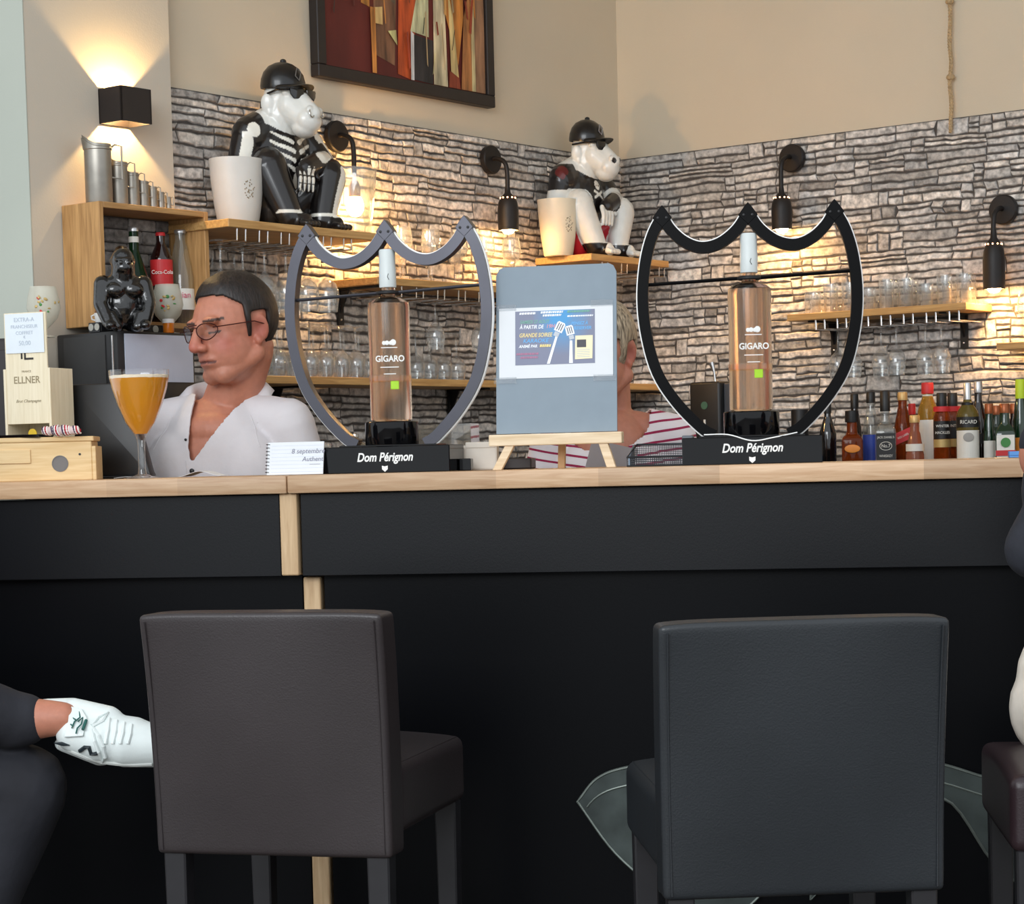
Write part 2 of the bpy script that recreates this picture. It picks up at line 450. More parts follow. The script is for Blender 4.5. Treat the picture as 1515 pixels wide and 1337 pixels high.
m_stone = attr_mat('ledge_stone', rough=0.8, noise_amt=0.5, scale=70, bump=0.5)
def stone_wall(parent, s0, s1, z0, z1, seed, warm):
    rnd = random.Random(seed)
    bk = bm_new(); box(bk, s0, s1, -0.004, 0.0, z0, z1); obj('stone_backing', bk, m_joint, parent)
    cells = []
    z = z1
    while z > z0:
        h = rnd.uniform(0.036, 0.052); x = s0
        while x < s1 - 0.01:
            w = rnd.choice([rnd.uniform(0.03, 0.05), rnd.uniform(0.07, 0.15), rnd.uniform(0.12, 0.24)])
            if s1 - x - w < 0.035: w = s1 - x
            q = rnd.random()
            if q < 0.14 and w < 0.12: cells.append((x, x + w, z - h, z))
            elif q < 0.92:
                k = rnd.uniform(0.38, 0.62); cells.append((x, x + w, z - h * k, z))
                if w > 0.1 and rnd.random() < 0.5:
                    m_ = x + w * rnd.uniform(0.3, 0.7); cells.append((x, m_, z - h, z - h * k)); cells.append((m_, x + w, z - h, z - h * k))
                else: cells.append((x, x + w, z - h, z - h * k))
            else:
                k1, k2 = rnd.uniform(0.28, 0.38), rnd.uniform(0.6, 0.7)
                cells += [(x, x + w, z - h * k1, z), (x, x + w, z - h * k2, z - h * k1), (x, x + w, z - h, z - h * k2)]
            x += w
        z -= h
    def shape(bm, c, lay):
        x0, x1, a, b_ = c
        b_ = min(b_, z1); a = max(a, z0 - 0.02)
        g = 0.0008; x0 += g; x1 -= g; a += g; b_ -= g
        if b_ - a < 0.004: return
        d = rnd.uniform(0.002, 0.0055); i = min(0.0035, (b_ - a) * 0.2)
        jit = lambda v, e: v + rnd.uniform(-e, e)
        n = max(2, min(9, int((x1 - x0) / 0.018)))
        top = [(x0 + (x1 - x0) * k / n, b_ - abs(rnd.gauss(0, 0.0012))) for k in range(n + 1)]
        bot = [(x0 + (x1 - x0) * k / n, a + abs(rnd.gauss(0, 0.0012))) for k in range(n, -1, -1)]
        ring = top + bot
        cxm, czm = (x0 + x1) / 2, (a + b_) / 2
        inner = [(p[0] + (i if p[0] < cxm else -i) * (1 if abs(p[0] - cxm) > (x1 - x0) * 0.3 else 0), p[1] + (i if p[1] < czm else -i)) for p in ring]
        tone = max(0.12, min(0.8, rnd.gauss(0.50, 0.10))); wv = rnd.uniform(0.0, 0.06) + warm
        col = (tone * (1 + wv), tone, tone * (1 - wv * 1.1), 1)
        def wp(p):
            n1 = noise.noise(Vector((p[0] * 8.0, p[1] * 14.0, seed))); n2 = noise.noise(Vector((p[0] * 30.0, p[1] * 30.0, seed + 9.0))); n3 = noise.noise(Vector((p[0] * 12.0, p[1] * 55.0, seed + 4.0)))
            ed = min(1.0, (p[0] - s0) / 0.03, (s1 - p[0]) / 0.03) if s0 <= p[0] <= s1 else 0.0
            et = min(1.0, max(0.0, (z1 - p[1]) / 0.03))
            return (p[0] + 0.010 * n3 * max(0.0, ed), p[1] + (0.0055 * n1 + 0.003 * n2) * et)
        ring = [wp(p) for p in ring]; inner = [wp(p) for p in inner]
        v0 = [bm.verts.new((p[0], -0.004, p[1])) for p in ring]; v1 = [bm.verts.new((p[0], -0.004 - d + rnd.uniform(0, 0.002), p[1])) for p in inner]
        edge = tuple(c_ * 0.3 for c_ in col[:3]) + (1,)
        for v in v0: v[lay] = edge
        for v in v1: v[lay] = col
        m_ = len(ring)
        fs = [bm.faces.new((v0[k], v0[(k + 1) % m_], v1[(k + 1) % m_], v1[k])) for k in range(m_)]
        fs.append(bm.faces.new(v1))
        bmesh.ops.recalc_face_normals(bm, faces=fs)
        if fs[-1].normal.y > 0: bmesh.ops.reverse_faces(bm, faces=fs)
    cells.sort(key=lambda c: -((c[1] - c[0]) * (c[3] - c[2]) * (1 if c[3] > 1.12 else 0.01)))
    for c in cells[:300]:
        bm = bm_new(); lay = bm.verts.layers.float_color.new('Col'); shape(bm, c, lay)
        if len(bm.verts): obj('stone', bm, m_stone, parent)
        else: bm.free()
    bm = bm_new(); lay = bm.verts.layers.float_color.new('Col')
    for c in cells[300:]: shape(bm, c, lay)
    tag(obj('small_stones', bm, m_stone, parent), kind='stuff')
STONE_TOP = 2.03
stone_wall(wall_a, PIL_R, 0.0, 1.0, STONE_TOP, 3, 0.05)
stone_wall(wall_b, 0.0, 1.75, 1.0, STONE_TOP, 5, 0.04)

# ---------------------------------------------------------------- the bar
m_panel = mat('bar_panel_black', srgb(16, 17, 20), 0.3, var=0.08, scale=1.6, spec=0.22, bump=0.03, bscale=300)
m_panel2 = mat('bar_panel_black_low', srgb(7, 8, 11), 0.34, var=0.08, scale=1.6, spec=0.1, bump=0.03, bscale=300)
bar = thing('bar_counter', 'long black bar counter with a pale wooden top on wooden posts', 'counter', CO, ROT_C)
XL, XR, XJ = -1.14, 1.75, Cpx(424, 0, py=720)
ZB = TOP - 0.036
for x0, x1 in ((XL, XJ - 0.0006), (XJ + 0.0006, XR)):
    b = bm_new(); box(b, x0, x1, 0.0, 0.36, ZB, TOP, 0.004); obj('worktop', b, m_beech, bar, smooth=True)
xa, xb = Cpx(418.5, 0.03, py=800), Cpx(444, 0.03, py=800)
ZP = 0.911
for x0, x1 in ((XL, xa - 0.003), (xb + 0.004, XR)):
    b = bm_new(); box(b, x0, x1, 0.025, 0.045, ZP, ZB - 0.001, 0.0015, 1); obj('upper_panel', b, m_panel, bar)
b = bm_new(); box(b, xa, xb, 0.014, 0.06, ZP + 0.002, ZB, 0.003); obj('post', b, m_pine2 if 'm_pine2' in globals() else wood('post_wood', srgb(186, 152, 112), srgb(212, 182, 142), 'Z', 0.5), bar)
xc, xd = Cpx(455, 0.06, py=1000), Cpx(480, 0.06, py=1000)
for x0, x1 in ((XL, xc - 0.002), (xd + 0.006, XR)):
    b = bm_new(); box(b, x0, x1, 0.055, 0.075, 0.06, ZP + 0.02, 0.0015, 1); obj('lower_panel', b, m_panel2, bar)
b = bm_new(); box(b, xc, xd, 0.05, 0.1, 0.0, ZP - 0.003, 0.003); obj('post', b, MATS['post_wood'], bar)
b = bm_new(); box(b, XL, XR, 0.075, 0.09, 0.0, 0.06); obj('plinth', b, m_black, bar)
b = bm_new(); box(b, -0.5, XR, 0.36, 0.44, 0.885, 0.915); box(b, XL, XR, 0.34, 0.36, 0.0, ZB); obj('inner_worktop', b, m_black, bar)

# steel emblem fixed to the bar front behind the stools
def pf(px, py, back=0.05):
    p = atplane(px, py, CO + cY * back, cY); return ((p - CO).dot(cX), p.z)
m_steel = mat('worn_steel', srgb(70, 78, 76), 0.5, 0.6, var=0.25, scale=14, bump=0.1)
m_steel2 = mat('worn_steel_rim', srgb(120, 128, 122), 0.4, 0.7, var=0.1)
em = thing('steel_emblem', 'worn steel winged emblem fixed to the black bar front', 'emblem', CO, ROT_C)
left = bez([pf(855, 1185), pf(885, 1150), pf(934, 1133), pf(1040, 1118), pf(1170, 1160)], 6) + bez([pf(1175, 1250), pf(1110, 1338), pf(1045, 1352), pf(985, 1322), pf(912, 1262), pf(855, 1185)], 6)[:-1]
right = bez([pf(1200, 1160), pf(1300, 1110), pf(1395, 1130), pf(1470, 1152), pf(1560, 1165)], 6) + bez([pf(1540, 1330), pf(1470, 1275), pf(1395, 1180), pf(1300, 1230), pf(1200, 1330)], 6)
for poly in (left, right):
    b = bm_new(); prism(b, poly, 0.045, 0.0545); pl = obj('wing', b, m_steel, em)
    b = bm_new(); tube(b, [(p[0], 0.045, p[1]) for p in poly], 0.0028, 6, closed=True); obj('rim', b, m_steel2, pl)
    k = [(p[0], 0.0445, p[1] - 0.035) for p in poly[3:len(poly) // 2 - 3]]
    b = bm_new(); tube(b, k, 0.002, 6); obj('fold_line', b, m_steel2, pl)

# back worktops along the two stone walls
for nm, x0, x1, rot, lab in (('back_worktop', -1.8, -0.3, ROT_A, 'black back worktop along the left stone wall'), ('back_worktop', 0.36, 2.2, ROT_B, 'black back worktop along the right stone wall')):
    w = thing(nm, lab, 'counter', CORNER, rot)
    b = bm_new(); box(b, x0, x1, -0.32, -0.045, 1.0, 1.03, 0.003); obj('worktop', b, m_black, w)
    b = bm_new(); box(b, x0, x1, -0.30, -0.045, 0.0, 1.0); obj('carcass', b, m_black, w)

# ---------------------------------------------------------------- painting
m_frame = mat('painting_frame', srgb(34, 27, 25), 0.5, var=0.1)
pa0, pa1 = A(472, 112, 0.03), A(733.5, 160.5, 0.03)
painting = thing('painting', 'abstract painting in rust, ochre and cream in a black frame', 'painting', CORNER, ROT_A)
PX0, PX1, PZ0, PZ1 = pa0.x, pa1.x, pa0.z, pa0.z + 0.56
fw = 0.032
for x0, x1, z0, z1 in ((PX0, PX1, PZ0, PZ0 + fw), (PX0, PX1, PZ1 - fw, PZ1), (PX0, PX0 + fw, PZ0 + fw, PZ1 - fw), (PX1 - fw, PX1, PZ0 + fw, PZ1 - fw)):
    b = bm_new(); box(b, x0, x1, -0.03, -0.001, z0, z1, 0.002, 1); obj('frame_bar', b, m_frame, painting)
b = bm_new(); box(b, PX0 + fw, PX1 - fw, -0.018, -0.002, PZ0 + fw, PZ1 - fw); 
cw_, ch_ = PX1 - PX0 - 2 * fw, PZ1 - PZ0 - 2 * fw
canvas = obj('canvas', b, mat('canvas_red', srgb(96, 34, 26), 0.7, var=0.25, scale=9, stretch=(1, 1, 0.25)), painting)
def patch(col, pts, k):
    # pts in fractions of the canvas, x right, y up from the lower edge in units of canvas width
    bm = bm_new(); y = -0.0184 - 0.0003 * k
    bm.faces.new([bm.verts.new((PX0 + fw + cw_ * p[0], y, PZ0 + fw + cw_ * p[1])) for p in pts])
    for f in bm.faces:
        if f.normal.y > 0: f.normal_flip()
    nm = 'paint_%d_%d_%d' % col
    obj('paint_stroke', bm, mat(nm, srgb(*col), 0.6, var=0.42, scale=45, stretch=(1, 1, 0.16), bump=0.3), canvas)
P_ = [((60, 44, 38), [(0, .33), (.2, .33), (.22, .8), (0, .8)]), ((128, 88, 62), [(.3, .08), (.42, .05), (.45, .5), (.3, .5)]), ((196, 132, 58), [(.225, .27), (.275, .26), (.28, .8), (.225, .8)]),
      ((110, 92, 74), [(.29, .36), (.43, .29), (.42, .8), (.27, .8)]), ((178, 74, 30), [(.435, .02), (.525, .005), (.55, .2), (.62, .5), (.66, .8), (.44, .8), (.45, .3)]),
      ((222, 206, 160), [(.52, .2), (.635, .19), (.64, .5), (.63, .58), (.58, .4)]), ((48, 44, 44), [(.53, .01), (.655, .0), (.66, .18), (.53, .19)]),
      ((204, 188, 152), [(.66, .0), (.75, .0), (.74, .35), (.7, .5), (.67, .45)]), ((214, 200, 170), [(.69, .4), (.72, .39), (.73, .8), (.69, .8)]), ((26, 26, 28), [(.68, .52), (.71, .5), (.71, .58), (.68, .6)]),
      ((190, 120, 50), [(.74, .3), (.82, .1), (.86, .3), (.86, .8), (.74, .8)]), ((146, 62, 36), [(.755, .0), (.83, .0), (.82, .06), (.76, .07)]), ((208, 178, 120), [(.77, .07), (.82, .05), (.79, .3), (.76, .4)]),
      ((172, 112, 62), [(.835, .0), (.93, .0), (.92, .3), (.9, .42), (.86, .3)]), ((150, 110, 80), [(.93, .0), (1.0, .0), (1.0, .45), (.92, .44)]), ((222, 190, 140), [(.905, .0), (.93, .0), (.925, .5), (.91, .5)]),
      ((208, 170, 110), [(.3, .2), (.345, .2), (.345, .27), (.29, .26)]), ((232, 206, 140), [(.375, .18), (.43, .13), (.425, .19)]), ((226, 220, 205), [(.51, .005), (.53, .0), (.535, .19), (.515, .2)]),
      ((200, 130, 60), [(.275, .0), (.3, .0), (.3, .26), (.27, .26)])]
for k, (c, p) in enumerate(P_):
    patch(c, [(min(max(q[0], .005), .995), min(max(q[1], .005), ch_ / cw_ - 0.005)) for q in p], k + 1)

rn_ = random.Random(21)
pal = [(150, 60, 34), (196, 128, 60), (214, 190, 140), (70, 52, 44), (120, 44, 30), (176, 150, 110), (40, 36, 36), (206, 150, 84)]
for k in range(46):     # loose brush strokes over the big shapes
    x = rn_.uniform(.02, .97); z = rn_.uniform(.02, .6); h = rn_.uniform(.05, .22); w = rn_.uniform(.004, .016); t = rn_.uniform(-.02, .02)
    c = rn_.choice(pal if x > .25 else [(110, 36, 28), (84, 34, 28), (60, 44, 38), (126, 50, 34)])
    patch(c, [(min(max(q[0], .005), .995), min(max(q[1], .005), ch_ / cw_ - .005)) for q in ((x, z), (x + w, z + rn_.uniform(-.01, .01)), (x + w + t, z + h), (x + t, z + h * .95))], 22 + k * .05)
# ---------------------------------------------------------------- rope
rp_ = B(1406, 100, 0.02); b = bm_new()
pts = [(rp_.x + 0.002 * math.sin(i * 1.7), -0.02, WALL_H - i * (WALL_H - B(1406, 196, 0.02).z) / 40) for i in range(41)]
for k in range(3):
    tube(b, [(p[0] + 0.003 * math.cos(i * 1.9 + k * 2.09), p[1] + 0.003 * math.sin(i * 1.9 + k * 2.09), p[2]) for i, p in enumerate(bez(pts, 4))], 0.0036, 6)
for zz in (B(1406, 2, 0.02).z, B(1406, 114, 0.02).z):
    ell(b, (rp_.x, -0.02, zz), (0.012, 0.012, 0.009), u=10, v=8)
rope = obj('rope', b, mat('hemp_rope', srgb(176, 150, 112), 0.9, var=0.2, scale=150), None, CORNER, ROT_B)
tag(rope, 'knotted hemp rope hanging down the right wall over the stone', 'rope')
# ================================================================ things on the walls
m_bulb = emitter('warm_bulb', (1.0, 0.56, 0.20), 230.0)
m_dots = emitter('warm_vent_glow', (1.0, 0.45, 0.2), 6.0)
def wall_lamp(label, frame_rot, disc, off, z_top, z_bot, shade=True, dz=0.0):
    """disc: (s, z) of the wall plate; arm comes off the wall, bends down into the shade"""
    L_ = thing('wall_lamp', label, 'lamp', CORNER, frame_rot, 'black wall lamps on the stone')
    s, z = disc
    b = bm_new(); lathe(b, [(0.039, 0.013), (0.04, 0.016), (0.04, 0.028), (0.037, 0.031), (0.012, 0.032), (0.0, 0.032)], 36, Matrix.Translation((s, 0, z)) @ Matrix.Rotation(PI / 2, 4, 'X'))
    obj('wall_plate', b, m_blackmetal, L_, smooth=True)
    b = bm_new(); tube(b, bez([(s, -0.02, z), (s, -off * 0.55, z + 0.002), (s, -off * 0.9, z - 0.012), (s, -off, z - 0.04), (s, -off, z_top)], 6), 0.0065, 10)
    obj('arm', b, m_blackmetal, L_, smooth=True)
    H = z_top - z_bot
    T = Matrix.Translation((s, -off, z_bot))
    if shade:
        b = bm_new(); lathe(b, [(0.0285, 0), (0.0295, H * 0.2), (0.0295, H * 0.55), (0.027, H * 0.72), (0.020, H * 0.86), (0.009, H * 0.97), (0.007, H * 1.12), (0.0, H * 1.12)], 30, T, cap0=False)
        lathe(b, [(0.0285, 0), (0.0265, 0.001), (0.0270, H * 0.55), (0.018, H * 0.8)], 30, T, cap0=False, cap1=False)
        obj('shade', b, m_blackmetal, L_, smooth=True)
        for k in range(10):
            b = bm_new(); a = 2 * PI * k / 10; ell(b, (s + 0.0215 * math.cos(a), -off + 0.0215 * math.sin(a), z_bot + H * 0.845), 0.0022, u=8, v=6)
            obj('vent_hole', b, m_dots, L_)
        zb = z_bot + 0.0
    else:
        b = bm_new(); lathe(b, [(0.0, 0.05), (0.014, 0.05), (0.015, 0.058), (0.015, 0.085), (0.008, 0.1), (0, 0.1)], 20, T); obj('socket', b, mat('brass_socket', srgb(150, 108, 60), 0.35, 0.8), L_, smooth=True)
        zb = z_bot + 0.02
    b = bm_new(); lathe(b, [(0, -0.012), (0.012, -0.009), (0.021, 0.004), (0.023, 0.016), (0.018, 0.032), (0.011, 0.044), (0.0, 0.046)] if not shade else [(0, -0.010), (0.012, -0.007), (0.020, 0.004), (0.021, 0.016), (0.016, 0.03), (0.0, 0.04)], 24, Matrix.Translation((s, -off, zb)))
    bo = obj('bulb', b, m_bulb, L_, smooth=True)
    return L_
def lamp_on(fn, rot, pd, ps_top, ps_bot, off, label, shade=True):
    d = fn(*pd, 0.0); t = fn(*ps_top, off); b_ = fn(*ps_bot, off)
    wall_lamp(label, rot, (t.x, d.z), off, t.z, b_.z, shade)
lamp_on(A, ROT_A, (493, 204), (524, 258), (524, 325), 0.078, 'wall lamp with a bare glowing bulb behind the clear glass bucket', False)
lamp_on(A, ROT_A, (720, 238), (751, 284), (751, 341), 0.078, 'black wall lamp between the skeleton gorilla and the pirate gorilla')
lamp_on(B, ROT_B, (1170, 236), (1156, 284), (1156, 340), 0.085, 'black wall lamp above the bottle display on the right stone wall')
lamp_on(B, ROT_B, (1480, 312), (1470, 349), (1470, 428), 0.085, 'black wall lamp above the shelf end over the spirit bottles')

# ---------------------------------------------------------------- cube wall light on the pilaster
c0 = A(184, 158, 0.075)
sc = thing('cube_wall_light', 'black cube wall light shining up and down the pilaster', 'lamp', Aw(c0.x, 0.04, c0.z), ROT_A)
hw, hh, dp = 0.046, 0.039, 0.075
b = bm_new()
for x0, x1, y0, y1 in ((-hw, hw, -dp, -dp + 0.004), (-hw, -hw + 0.004, -dp, 0), (hw - 0.004, hw, -dp, 0), (-hw, hw, -0.004, 0)):
    box(b, x0, x1, y0, y1, -hh, hh)
obj('housing', b, mat('cube_light_black', srgb(30, 22, 20), 0.5, var=0.1), sc)
b = bm_new(); ell(b, (0, -dp / 2, 0), (0.0045, 0.0045, 0.0045)); obj('bulb', b, emitter('cube_bulb', (1.0, 0.66, 0.28), 4200.0), sc, smooth=True)

# ---------------------------------------------------------------- shelves
m_br = mat('bracket_black', srgb(20, 18, 18), 0.5, 0.2, var=0.1)
def shelf(label, rot, s0, s1, off, z, brackets=(), rack=None, th=0.019):
    S = thing('wall_shelf', label, 'shelf', CORNER, rot)
    b = bm_new(); box(b, s0, s1, -off, -0.011, z - th, z, 0.0015, 1); obj('board', b, m_oak, S)
    for s in brackets:
        b = bm_new(); box(b, s - 0.011, s + 0.011, -off * 0.85, -0.011, z - th - 0.005, z - th); box(b, s - 0.011, s + 0.011, -0.016, -0.011, z - th - 0.095, z - th)
        prism(b, [(0, 0), (0.03, 0), (0, -0.06)], -0.003, 0.003, mtx=Matrix.Translation((s, -0.016, z - th - 0.004)) @ Matrix.Rotation(-PI / 2, 4, 'Z'))
        br = obj('bracket', b, m_br, S)
        for zz in (0.045, 0.08):
            b = bm_new(); lathe(b, [(0, 0), (0.0035, 0), (0.0025, 0.002), (0, 0.0025)], 10, Matrix.Translation((s, -0.016, z - th - zz)) @ Matrix.Rotation(PI / 2, 4, 'X'))
            obj('screw', b, m_chrome, br)
    if rack:
        r0, r1, n = rack
        for k in range(n):
            s = r0 + (r1 - r0) * k / max(1, n - 1)
            b = bm_new()
            tube(b, [(s - 0.014, -off + 0.01, z - th - 0.001), (s - 0.014, -off + 0.01, z - th - 0.026), (s - 0.014, -0.03, z - th - 0.026)], 0.0024, 6)
            tube(b, [(s + 0.014, -off + 0.01, z - th - 0.001), (s + 0.014, -off + 0.01, z - th - 0.026), (s + 0.014, -0.03, z - th - 0.026)], 0.0024, 6)
            tube(b, [(s - 0.014, -0.03, z - th - 0.026), (s + 0.014, -0.03, z - th - 0.026)], 0.0024, 6)
            obj('glass_rail', b, m_chrome, S)
    return S
SD = 0.19
g1z = A(400, 329, 0.25).z
s1a, s1b = A(338, 323, 0.25).x, A(558, 347, 0.25).x
shelf('oak wall shelf carrying the skeleton gorilla, glasses hung below', ROT_A, s1a, s1b, 0.25, g1z, (), (s1a + 0.05, s1b - 0.1, 6))
z2 = A(589, 411, 0.17).z; s2a, s2b = A(490, 416, 0.012).x, -0.62
shelf('oak wall shelf of stemmed glasses behind the grey-framed bottle', ROT_A, s2a, s2b, 0.17, z2, (s2a + 0.03, s2b - 0.05), (s2a + 0.09, s2b - 0.1, 7))
z3 = A(900, 377, 0.21).z; s3a = A(792, 377, 0.012).x
shelf('oak wall shelf in the corner carrying the pirate gorilla', ROT_A, s3a, -0.055, 0.21, z3, (), (s3a + 0.08, -0.08, 4))
z4 = A(470, 557, 0.17).z; s4a = A(388, 557, 0.17).x
shelf('long low oak shelf crowded with upturned glasses', ROT_A, s4a, -0.014, 0.17, z4, (s4a + 0.2, s4a + 0.9))
z5 = B(1300, 456, 0.17).z; s5a, s5b = B(1164, 466, 0.17).x, B(1429, 447, 0.17).x
shelf('oak shelf of tumblers under the wall lamp on the right stone wall', ROT_B, s5a, s5b, 0.17, z5, (B(1235, 490, 0.012).x, B(1427, 490, 0.012).x), (s5a + 0.1, s5b - 0.04, 7))
z6 = B(1480, 507, 0.17).z; s6a = B(1474, 507, 0.17).x
shelf('lower oak shelf end beyond the bracketed tumbler shelf', ROT_B, s6a, s6a + 0.5, 0.17, z6, (s6a + 0.08, s6a + 0.4))

# ---------------------------------------------------------------- glasses
def glass_mesh(kind):
    b = bm_new()
    if kind == 'wine':      # 0.165 tall
        lathe(b, [(0.030, 0), (0.030, 0.0015), (0.012, 0.004), (0.004, 0.009), (0.0032, 0.03), (0.0035, 0.068), (0.010, 0.078), (0.024, 0.092), (0.031, 0.112), (0.031, 0.130), (0.026, 0.165)], 20, cap1=False)
        lathe(b, [(0.025, 0.165), (0.0298, 0.130), (0.0298, 0.112), (0.023, 0.094), (0.006, 0.081), (0, 0.080)], 20, cap0=False)
    elif kind == 'goblet':
        lathe(b, [(0.031, 0), (0.031, 0.0015), (0.010, 0.005), (0.005, 0.012), (0.005, 0.03), (0.014, 0.04), (0.030, 0.052), (0.036, 0.07), (0.035, 0.088), (0.030, 0.105)], 20, cap1=False)
        lathe(b, [(0.029, 0.105), (0.0335, 0.088), (0.0345, 0.07), (0.028, 0.054), (0.0, 0.043)], 20, cap0=False)
    elif kind == 'flute':
        lathe(b, [(0.028, 0), (0.028, 0.0015), (0.008, 0.005), (0.0035, 0.012), (0.0035, 0.05), (0.008, 0.06), (0.017, 0.085), (0.021, 0.12), (0.019, 0.16)], 18, cap1=False)
        lathe(b, [(0.018, 0.16), (0.0198, 0.12), (0.0155, 0.086), (0.0, 0.063)], 18, cap0=False)
    elif kind == 'tumbler':
        lathe(b, [(0.024, 0), (0.026, 0.003), (0.029, 0.075)], 20, cap1=False)
        lathe(b, [(0.0275, 0.075), (0.0245, 0.008), (0, 0.007)], 20, cap0=False)
    elif kind == 'highball':
        lathe(b, [(0.021, 0), (0.023, 0.003), (0.026, 0.10)], 20, cap1=False)
        lathe(b, [(0.0245, 0.10), (0.0215, 0.01), (0, 0.009)], 20, cap0=False)
    me = bpy.data.meshes.new(kind); b.to_mesh(me); b.free(); me.materials.append(m_glass); me.shade_smooth()
    return me
GM = {k: glass_mesh(k) for k in ('wine', 'goblet', 'flute', 'tumbler', 'highball')}
GN = {'wine': 'wine_glass', 'goblet': 'goblet', 'flute': 'champagne_flute', 'tumbler': 'tumbler', 'highball': 'highball_glass'}
ORD = ['first', 'second', 'third', 'fourth', 'fifth', 'sixth', 'seventh', 'eighth', 'ninth', 'tenth', 'eleventh', 'twelfth', 'thirteenth', 'fourteenth', 'fifteenth', 'sixteenth']
def put_glass(kind, loc, label, group, flip=False, sc=1.0):
    o = bpy.data.objects.new(GN[kind], GM[kind]); COL.objects.link(o)
    o.location = loc; o.scale = (sc, sc, sc)
    o.rotation_euler = (PI if flip else 0, 0, random.uniform(0, 6))
    return tag(o, label, 'glass', group)
for k in range(6):
    s = s1a + 0.05 + (s1b - 0.1 - s1a - 0.05) * k / 5
    for row, off in ((0, 0.07), (1, 0.17)):
        put_glass('wine', Aw(s, off, g1z - 0.019 - 0.0215), 'wine glass hanging under the skeleton gorilla shelf, %s from the crate, %s row' % (ORD[k], ('wall-side', 'room-side')[row]), 'wine glasses hung under the skeleton gorilla shelf', True, 0.92)
for k in range(9):
    put_glass('flute' if k % 2 else 'wine', Aw(s2a + 0.16 + k * 0.058, 0.06 if k % 2 else 0.12, z2), 'clear %s standing on the shelf behind the grey frame, glass %s from its bracket' % ('champagne flute' if k % 2 else 'wine glass', ORD[k]), ('flutes' if k % 2 else 'wine glasses') + ' on the shelf behind the grey-framed bottle', False, 0.85)
for k in range(3):
    put_glass('wine', Aw(s2a + 0.12 + k * 0.19, 0.1, z2 - 0.019 - 0.0215), 'wine glass hanging under the shelf behind the grey frame, %s from its bracket' % ORD[k], 'wine glasses hung behind the grey-framed bottle', True, 0.8)
for k in range(16):
    for row, off in ((0, 0.045), (1, 0.115)):
        s = s4a + 0.03 + k * 0.0575 + row * 0.025
        if k < 9 or k > 11 and row == 0:
            put_glass('wine', Aw(s, off, z4 + 0.165 * 0.8), 'goblet upside down on the long low shelf, %s from its free end, %s row' % (ORD[k], ('wall-side', 'room-side')[row]), 'upturned goblets on the long low shelf', True, 0.8)
for k in range(9):
    kd = 'highball' if k % 3 else 'tumbler'
    for off in (0.05, 0.12):
        put_glass(kd, Bw(s5a + 0.035 + k * 0.058 + (0.02 if off > 0.1 else 0), off, z5), '%s on the bracketed right wall shelf, %s from the corner end, %s row' % ('highball glass' if k % 3 else 'short tumbler', ORD[k], 'room-side' if off > 0.1 else 'wall-side'), ('highball glasses' if k % 3 else 'tumblers') + ' on the right wall shelf', False, 0.82)
for k in range(6):
    s = s5a + 0.1 + (s5b - 0.04 - s5a - 0.1) * k / 6
    put_glass('wine', Bw(s, 0.10 if k % 2 else 0.06, z5 - 0.019 - 0.0215), 'wine glass hanging under the tumbler shelf, %s from its corner-side bracket' % ORD[k], 'wine glasses hung under the tumbler shelf', True, 0.85)
for k in range(3):
    put_glass('wine', Bw(s6a + 0.05 + k * 0.075, 0.09, z6), 'wine glass standing on the lower shelf end, %s from its free end' % ORD[k], 'wine glasses on the lower shelf end', False, 0.8)
put_glass('wine', Aw(-0.12, 0.08, z4), 'clear wine glass standing in the wall corner of the low shelf', 'wine glasses in the corner', False, 1.0)
for k in range(2):
    put_glass('flute', Aw(-0.30 + k * 0.07, 0.08, z3 - 0.019 - 0.0215), 'flute hanging under the pirate gorilla shelf, %s from the bucket end' % ORD[k], 'flutes hung under the pirate gorilla shelf', True, 0.8)

# clear glass bucket standing on the end of the gorilla shelf
p = A(514, 338, 0.165)
b = bm_new()
lathe(b, [(0.044, 0), (0.046, 0.004), (0.052, 0.06), (0.060, 0.12), (0.064, 0.165)], 32, cap1=False); lathe(b, [(0.0625, 0.165), (0.058, 0.12), (0.05, 0.06), (0.043, 0.008), (0, 0.008)], 32, cap0=False)
tag(obj('glass_bucket', b, m_glass2, None, Aw(p.x + 0.02, 0.165, g1z), smooth=True), 'clear flared glass bucket on the shelf beside the skeleton gorilla', 'bucket')

# ---------------------------------------------------------------- crate
m_crate = wood('crate_wood', srgb(158, 116, 68), srgb(196, 152, 98), 'X', 0.6)
m_crate_v = wood('crate_wood_upright', srgb(158, 116, 68), srgb(200, 154, 98), 'Z', 0.6)
ca, cb_ = A(146, 297, 0.165).x, A(308, 318, 0.165).x
cz1 = A(146, 297, 0.165).z; cz0 = cz1 - 0.272
crate = thing('wooden_crate', 'open wooden crate on the wall holding drinks bottles', 'crate', CORNER, ROT_A)
t_ = 0.013
for nm, args, mm in (('side_board', (ca, ca + t_, -0.165, -0.042, cz0, cz1), m_crate_v), ('side_board', (cb_ - t_, cb_, -0.165, -0.042, cz0, cz1), m_crate_v),
                     ('top_board', (ca + t_, cb_ - t_, -0.165, -0.042, cz1 - t_, cz1), m_crate), ('bottom_board', (ca + t_, cb_ - t_, -0.165, -0.042, cz0, cz0 + t_), m_crate)):
    b = bm_new(); box(b, *args, 0.0012, 1); obj(nm, b, mm, crate)
b = bm_new(); box(b, ca + t_, cb_ - t_, -0.046, -0.042, cz0 + t_, cz1 - t_); bp_ = obj('stone_lined_back', b, m_joint, crate)
rnd = random.Random(11); zz = cz1 - t_ - 0.002
